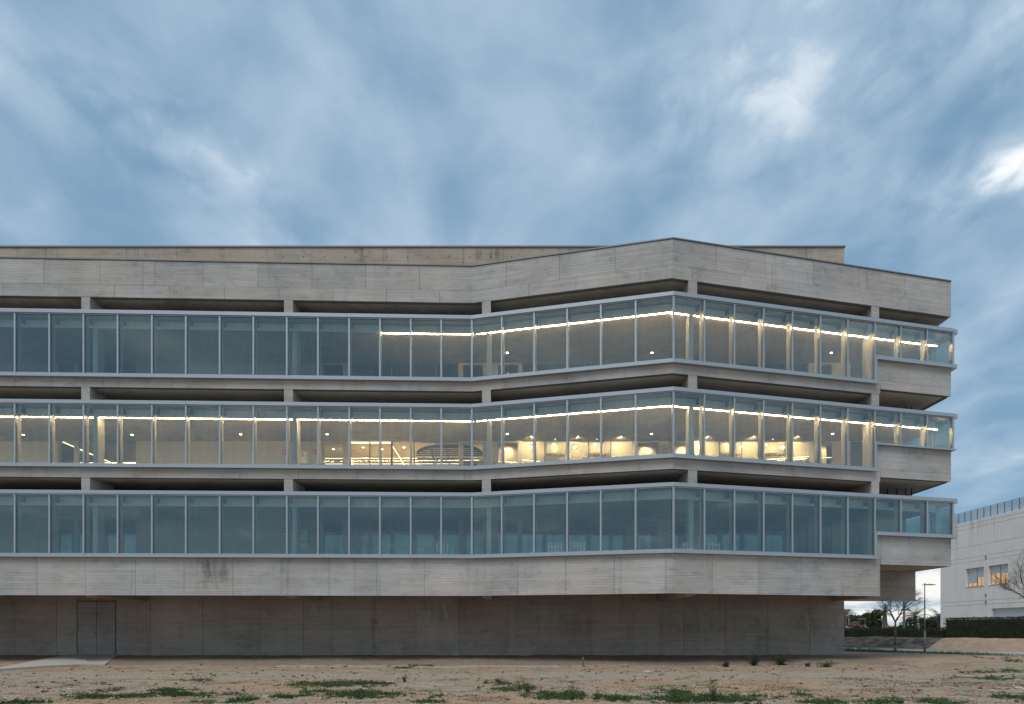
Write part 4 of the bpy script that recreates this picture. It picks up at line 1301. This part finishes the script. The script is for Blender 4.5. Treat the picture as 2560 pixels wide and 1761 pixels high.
# hedges -------------------------------------------------------------------
L_RD = math.hypot(5, 8.4)
HO = Vector((26.5, 49.5)); HD = Vector((-5.0, 9.5)).normalized(); HN = Vector((HD.y, -HD.x))
def hedge(s0, s1, z0, z1, wd, label, dens_=260):
    c = HO + HD * ((s0 + s1) / 2)
    t = thing('hedge', (c.x, c.y, z0), label, 'hedge', 'clipped hedges')
    def pt(s, d): q = HO + HD * s + HN * d; return (q.x, q.y)
    mb = MB(); mb.prism([pt(s0 + .1, -wd / 2 + .1), pt(s0 + .1, wd / 2 - .1), pt(s1 - .1, wd / 2 - .1), pt(s1 - .1, -wd / 2 + .1)], z0 - .1, z1 - .08)
    fix_normals(mb.build('core', 'hedge', t))
    L_ = s1 - s0; area = L_ * (z1 - z0) * 2 + L_ * wd + 2 * wd * (z1 - z0)
    n = int(area * dens_)
    s = rng.uniform(s0, s1, n); d = rng.uniform(-wd / 2, wd / 2, n); z = rng.uniform(z0, z1, n)
    face = rng.random(n)
    pf = L_ * (z1 - z0) / area; pt_ = L_ * wd / area
    d = np.where(face < pf, -wd / 2, np.where(face < 2 * pf, wd / 2, d))
    z = np.where((face >= 2 * pf) & (face < 2 * pf + pt_), z1, z)
    s = np.where(face >= 2 * pf + pt_, np.where(rng.random(n) < .5, s0, s1), s)
    cc = np.stack([HO.x + HD.x * s + HN.x * d, HO.y + HD.y * s + HN.y * d, z], 1) + rng.normal(0, .035, (n, 3))
    V, Fq = leaf_quads(cc, np.zeros((n, 3)), np.full(n, 0.085), 0.5)
    arrays('foliage', V, Fq, 'hedge', t)
hedge(-5.0, 7.5, 0.66, 1.36, 1.0, 'low clipped dark hedge along the top of the dark bank')
hedge(-16.0, -5.02, 0.66, 2.02, 1.2, 'tall clipped dark hedge before the white building')

# trees ---------------------------------------------------------------------
def bare_tree(base, h_trunk, h_total, spread, label, seed, lean=0.0, levels=6, r0=0.075):
    rr = random.Random(seed)
    t = thing('bare_tree', base, label, 'tree', 'leafless trees')
    tr = MB(); br = MB()
    top = base + Vector((lean, 0, h_trunk))
    segs = 4
    for i in range(segs):
        a = base.lerp(top, i / segs); b = base.lerp(top, (i + 1) / segs)
        tr.bar(a, b, r0 * (1 - .1 * i), r0 * (1 - .1 * (i + 1)), n=8)
    def grow(p, d, L_, r, lev):
        nseg = 3; q = p
        for i in range(nseg):
            d = (d + Vector((rr.gauss(0, .12), rr.gauss(0, .12), rr.gauss(0.02, .08)))).normalized()
            nq = q + d * (L_ / nseg)
            br.bar(q, nq, r * (1 - .18 * i), r * (1 - .18 * (i + 1)), n=5 if lev > 2 else 3, cap=False)
            if lev > 0 and i > 0 or lev <= 2:
                if lev > 0 and rr.random() < .75:
                    sd = (d + Vector((rr.gauss(0, .7), rr.gauss(0, .7), rr.gauss(.1, .35)))).normalized()
                    grow(nq, sd, L_ * rr.uniform(.5, .75), r * .5, lev - 1)
            q = nq
        if lev > 0:
            for _ in range(2):
                sd = (d + Vector((rr.gauss(0, .42), rr.gauss(0, .42), rr.gauss(.05, .25)))).normalized()
                grow(q, sd, L_ * rr.uniform(.65, .85), r * .62, lev - 1)
    H = h_total - h_trunk
    for i in range(4):
        an = i * 1.57 + rr.uniform(-.4, .4)
        d = Vector((math.cos(an) * spread, math.sin(an) * spread, 1.0)).normalized()
        grow(top, d, H * .36, r0 * .55, levels - 1)
    tr.build('trunk', 'bark', t, True); br.build('crown', 'bark', t)
bare_tree(Vector((21.9, 39.0, gz(21.9, 39.0) - .02)), 1.75, 3.8, 0.8, 'slim leafless tree on the grass beside the street lamp', 5)
bt = Vector((33.0, 42.6, 0.7))
bare_tree(bt, 1.5, 5.0, 1.0, 'leafless tree rising behind the tall hedge at the right edge', 12, 0.0, 6, 0.11)

def street_lamp(base, h, arm, label, r=0.055, dirx=1, group='lamps'):
    t = thing('street_lamp', base, label, 'street lamp', group)
    q = MB()
    for i in range(3):
        q.bar(base + Vector((0, 0, h * i / 3)), base + Vector((0, 0, h * (i + 1) / 3)), r * (1 - .2 * i), r * (1 - .2 * (i + 1)), n=10)
    q.build('post', 'post', t, True)
    q = MB(); z = base.z + h
    pts = [(-0.10 * dirx, .0), (0.06 * dirx, .035), (arm * .5 * dirx, .045), (arm * dirx, .012)]
    for (xa, za), (xb, zb) in zip(pts[:-1], pts[1:]):
        q.hexa([(base.x + min(xa, xb), base.y - .11, z - .02), (base.x + max(xa, xb), base.y - .11, z - .02), (base.x + max(xa, xb), base.y + .11, z - .02), (base.x + min(xa, xb), base.y + .11, z - .02),
                (base.x + min(xa, xb), base.y - .08, z + (za if xa < xb else zb)), (base.x + max(xa, xb), base.y - .08, z + (zb if xa < xb else za)), (base.x + max(xa, xb), base.y + .08, z + (zb if xa < xb else za)), (base.x + min(xa, xb), base.y + .08, z + (za if xa < xb else zb))])
    q.build('head', 'post', t)
    q = MB(); q.bar((base.x, base.y, z + .03), (base.x, base.y, z + .085), .035, .03, n=8); q.build('sensor', 'black', t)
street_lamp(Vector((22.37, 37.0, gz(22.37, 37) - .02)), 3.74, 0.55, 'grey street lamp with a flat one-sided head, nearest the road')
street_lamp(Vector((on(2163, 1570, 70).x, 70, .7)), 1.7, -0.75, 'low white-headed lamp left of the cypresses, behind the hedge', .06, 1)
street_lamp(Vector((on(2122, 1570, 66).x, 66, .7)), 2.5, .4, 'thin pole lamp close to the concrete wall edge, behind the hedge', .06, -1)
street_lamp(Vector((on(2206, 1570, 75).x, 75, .7)), 1.7, .5, 'small lamp post in front of the round palm', .05, -1)
b = Vector((on(2260, 1571, 62).x, 62, .7)); t = thing('utility_pole', b, 'plain grey pole behind the hedge, right of the slim bare tree', 'pole')
q = MB(); q.bar(b, b + Vector((0, 0, 4.6)), .12, .075, n=10); q.build('shaft', 'post', t, True)
q = MB(); q.bar(b + Vector((0, 0, 4.6)), b + Vector((0, 0, 4.66)), .09, .05, n=10); q.build('cap', 'black', t)

def leafy(base, rx, ry, rz, zc, label, mat, n=2600, leaf=.32, seed=1, name='leafy_tree', lobes=9, trunk=True, group='trees behind the hedge'):
    rr = random.Random(seed)
    t = thing(name, base, label, 'tree' if trunk else 'bush', group)
    cs = []
    for _ in range(lobes):
        d = Vector((rr.gauss(0, 1), rr.gauss(0, 1), rr.gauss(0, 1))).normalized() * rr.uniform(.35, .8)
        c = base + Vector((d.x * rx, d.y * ry, zc + d.z * rz)); r_ = rr.uniform(.3, .55)
        m_ = n // lobes
        pp_ = rng.normal(size=(m_, 3)); pp_ /= np.linalg.norm(pp_, axis=1)[:, None]; pp_ *= (rng.random(m_) ** .4)[:, None]
        cs.append(pp_ * np.array([rx * r_, ry * r_, rz * r_]) + np.array(c))
    cs = np.concatenate(cs)
    cs[:, 2] = np.maximum(cs[:, 2], base.z + .05)
    V, Fq = leaf_quads(cs, np.zeros((len(cs), 3)), np.full(len(cs), leaf), .55)
    arrays('crown', V, Fq, mat, t)
    q = MB()
    q.bar(base - Vector((0, 0, .1)), base + Vector((0, 0, zc)), .16, .1, n=7)
    for i in range(4):
        an = i * 1.6; q.bar(base + Vector((0, 0, zc * .6)), base + Vector((math.cos(an) * rx * .5, math.sin(an) * ry * .5, zc + rz * .3)), .08, .03, n=5)
    q.build('trunk' if trunk else 'stem', 'bark', t)
def at(px, Y, z=.7): return Vector(((px - 1280) / F * Y, Y, z))
leafy(at(2168, 88), 2.3, 2.2, 1.9, 2.0, 'dense olive-green tree behind the hedge, left of the bare tree', 'tree_a', 4200, .3, 3)
leafy(at(2140, 92), 1.6, 1.6, 1.4, 1.8, 'paler green tree behind the thin pole lamp', 'tree_a', 1800, .3, 8)
leafy(at(2282, 80), 1.9, 1.4, 1.15, .95, 'dark rounded bush behind the hedge, left of the street lamp', 'bush', 2600, .22, 4, 'round_bush', 8, False)
leafy(at(2325, 84), 1.9, 1.4, 1.2, 1.0, 'dark rounded bush behind the hedge, right of the street lamp', 'bush', 2600, .22, 6, 'round_bush', 8, False)
leafy(at(2215, 95), 2.6, 1.5, .9, .8, 'low reddish thicket of bare twigs behind the bare tree', 'twig', 1500, .35, 9, 'twig_thicket', 8, False)
leafy(at(2140, 78), 1.3, 1.0, .7, .8, 'reddish bare shrub behind the low lamp', 'twig', 900, .3, 15, 'twig_shrub', 7, False)
def cypress(base, h, r, label):
    t = thing('cypress_tree', base, label, 'tree', 'trees behind the hedge')
    n = 900; f_ = rng.random(n); rr_ = r * np.minimum(1, 1.25 * (1 - f_) ** .6 + .02) * np.sqrt(rng.random(n)); an = rng.random(n) * 6.28
    cs = np.stack([base.x + rr_ * np.cos(an), base.y + rr_ * np.sin(an), base.z + f_ * h], 1)
    V, Fq = leaf_quads(cs, np.tile([0, 0, 1.5], (n, 1)), np.full(n, .25), .4); arrays('crown', V, Fq, 'cypress', t)
    q = MB(); q.bar(base - Vector((0, 0, .1)), base + Vector((0, 0, h * .8)), .08, .02, n=6); q.build('trunk', 'bark', t)
cypress(at(2181, 76), 2.5, .24, 'narrow dark cypress, left of two')
cypress(at(2200, 77), 2.2, .28, 'narrow dark cypress, right of two')

def palm(base, h, fl, label, nf=26, seed=1, up=0.0):
    rr = random.Random(seed)
    t = thing('palm_tree', base, label, 'tree', 'palms behind the hedge')
    q = MB(); prev = base - Vector((0, 0, .1)); r0 = .28
    for i in range(6):
        cur = base + Vector((.03 * math.sin(i), 0, h * (i + 1) / 6)); q.bar(prev, cur, r0 * (1.1 - .05 * i), r0 * (1.0 - .05 * i), n=9); prev = cur
    q.build('trunk', 'palm_bark', t)
    Vs = []; top = base + Vector((0, 0, h))
    for i in range(nf):
        an = i * 2.4 + rr.uniform(-.2, .2); el_ = rr.uniform(-.35, 1.25) + up
        pos_ = Vector(top); d = Vector((math.cos(an) * math.cos(el_), math.sin(an) * math.cos(el_), math.sin(el_)))
        L_ = fl * rr.uniform(.8, 1.1); ns = 12
        side = Vector((-math.sin(an), math.cos(an), 0))
        for s in range(ns):
            d = (d + Vector((0, 0, -.11))).normalized()
            nxt = pos_ + d * (L_ / ns)
            w_ = fl * .30 * math.sin(math.pi * (.12 + .82 * s / ns))
            for sg in (-1, 1):
                tip = nxt + side * sg * w_ + Vector((0, 0, -w_ * .45)) + d * w_ * .6
                Vs += [tuple(pos_), tuple(pos_.lerp(nxt, .45)), tuple(tip), tuple(tip)]
            pos_ = nxt
    Vs = np.array(Vs); Vs[3::4] += np.array([0, 0, .015])
    arrays('fronds', Vs, np.arange(len(Vs)).reshape(-1, 4), 'palm', t)
palm(at(2212, 78), 2.5, 1.1, 'upright palm with swept fronds behind the slim bare tree', 30, 2, .35)
palm(at(2288, 86), 2.3, 1.9, 'palm with arching fronds above the dark bushes', 28, 3)
palm(at(2348, 78), 2.0, 1.7, 'palm half hidden by the white building corner', 28, 4)
palm(at(2108, 84), 2.3, 1.6, 'dark palm beside the concrete wall edge', 28, 5)
palm(at(2175, 100), 2.9, 1.0, 'distant small palm showing above the olive-green tree', 18, 6)
# beige house far behind
t = thing('far_house', at(2108, 120), 'sliver of a beige house beyond the palms, beside the concrete wall edge', 'house')
c = at(2100, 120)
q = MB(); q.box(c.x - 6, c.x + 1.4, 120, 128, .5, 4.6); q.build('wall', 'stone', t)
q = MB(); q.prism([(c.x - 6.3, 119.7), (c.x + 1.7, 119.7), (c.x + 1.7, 128.3), (c.x - 6.3, 128.3)], 4.6, 4.9); q.build('roof', 'bark', t)
for i in range(2):
    q = MB(); q.box(c.x - .6 - i * 2.2, c.x + .4 - i * 2.2, 119.94, 120.001, 2.2, 3.6); q.build('window', 'dark_in', t)

# ------------------------------------------------------------------ white building
XWB = 47.0
wb = thing('white_building', (XWB, 60, .6), 'white concrete building with recessed windows beyond the tall hedge', 'building')
Y1 = XWB * F / (2351 - 1280)      # far corner
Y0 = 50.0
ZT = CZ + (HZ - 1311.7) * (XWB * F / (2389 - 1280)) / F
def yz(px, py):
    Y = XWB * F / (px - 1280); return Y, CZ + (HZ - py) * Y / F
# windows (pixel boxes) -> wall pieces around the openings
WIN = [(2414.5, 2459.6, 1424, 1468), (2471, 2520, 1413, 1459)]
ops = []
for a, b, t0, t1 in WIN:
    ya, _ = yz(a, t0); yb, zt_ = yz(b, 1409 if a > 2460 else 1419)
    _, zb_ = yz(b, t1 if a > 2460 else 1463)
    ops.append((yb, ya, zb_, zt_))
zlo = min(o[2] for o in ops); zhi = max(o[3] for o in ops)
ops = [(a, b, zlo, zhi) for a, b, _, _ in ops]
ya, zt_ = yz(2479, 1522)
ops.append((56.0, ya, 1.9, zt_))
T = .45
def wall_cells(y0, y1, z0, z1, holes):
    ys = sorted({y0, y1} | {q for h in holes for q in h[:2]}); zs = sorted({z0, z1} | {q for h in holes for q in h[2:]})
    for a, b in zip(ys[:-1], ys[1:]):
        for c, d in zip(zs[:-1], zs[1:]):
            cy_, cz_ = (a + b) / 2, (c + d) / 2
            if any(h[0] < cy_ < h[1] and h[2] < cz_ < h[3] for h in holes): continue
            yield a, b, c, d
# horizontal bands: split levels so that joints are real grooves
zA = yz(2380.7, 1401.8)[1]; zA2 = zA - .42; zB = yz(2352, 1508)[1]; zB2 = zB - .40; zTop2 = ZT - .75
levels = [.4, zB2, zB, zA2, zA, ZT - 2.6, zTop2, ZT - .35, ZT]
mb = MB(); mb.box(XWB + T, XWB + 16, Y0, Y1, .4, ZT - .05); mb.build('core', 'wconc', wb)
yj = [Y0, 54.5, 60.2, yz(2464.5, 1500)[0], yz(2435, 1400)[0] + 2.6, Y1]
yj = sorted(set([Y0, 54.6, 58.4, 62.3, yz(2465.3, 1500)[0], 70.2, Y1]))
for z0, z1 in zip(levels[:-1], levels[1:]):
    for y0, y1 in zip(yj[:-1], yj[1:]):
        hs = [h for h in ops if h[0] < y1 and h[1] > y0 and h[2] < z1 and h[3] > z0]
        hs = [(max(h[0], y0), min(h[1], y1), max(h[2], z0), min(h[3], z1)) for h in hs]
        q = MB()
        for a, b_, c, d in wall_cells(y0, y1, z0, z1, hs):
            e = .012
            q.box(XWB, XWB + T - .002, a + (e if a == y0 else 0), b_ - (e if b_ == y1 else 0), c + (e if c == z0 else 0), d - (e if d == z1 else 0))
        if q.v: q.build('concrete_panel', 'wconc', wb)
for i, (a, b_, c, d) in enumerate(ops):
    q = MB(); X = XWB + .30
    q.box(X, X + .05, a, b_, c, d); wn = q.build('window', 'alu_dark', wb)
    n = 2
    for j in range(n):
        ja, jb = a + (b_ - a) * j / n + .04, a + (b_ - a) * (j + 1) / n - .04
        # blinds come down over the upper part of each light (j counts from the near end)
        frac = {(0, 0): .52, (0, 1): .80, (1, 0): .45, (1, 1): .42}.get((i, j), .97)
        zb_ = d - (d - c) * frac
        q = MB(); q.box(X - .06, X - .02, ja, jb, zb_, d - .01); q.build('blind', 'blind', wn)
        if zb_ - c > .12:
            q = MB(); q.box(X - .03, X - .005, ja + .06, jb - .06, c + .06, zb_ - .005); q.build('pane', 'lit_room', wn)
            mid_ = (ja + jb) / 2
            q = MB(); q.box(X - .05, X - .031, mid_ - .035, mid_ + .035, c + .06, zb_ - .005); q.build('glazing_bar', 'alu_dark', wn)
    q = MB(); q.box(XWB - .04, X, a, b_, c - .04, c - .002); q.build('sill', 'alu', wn)
# roof railing
n = 13; ysr = np.linspace(Y0, Y1, n * 2 + 1)
for a, b_ in zip(ysr[:-1], ysr[1:]):
    q = MB()
    for i in range(9):
        zz = ZT + .08 + i * .105; q.box(XWB + .12, XWB + .16, a + .05, b_ - .05, zz, zz + .045)
    q.build('railing_panel', 'post', wb)
    q = MB(); q.box(XWB + .10, XWB + .17, a - .03, a + .03, ZT - .04, ZT + 1.05); q.build('railing_post', 'post', wb)
q = MB(); q.box(XWB + .09, XWB + .18, Y0, Y1, ZT + 1.05, ZT + 1.09); q.build('handrail', 'post', wb)
for zz in (zA - .2, zB + .5, zB - .2):
    yy = yz(2465, 1500)[0]
    q = MB(); q.bar((XWB - .03, yy, zz - .12), (XWB - .03, yy, zz + .12), .07, n=8); q.build('wall_lamp', 'alu_dark', wb)
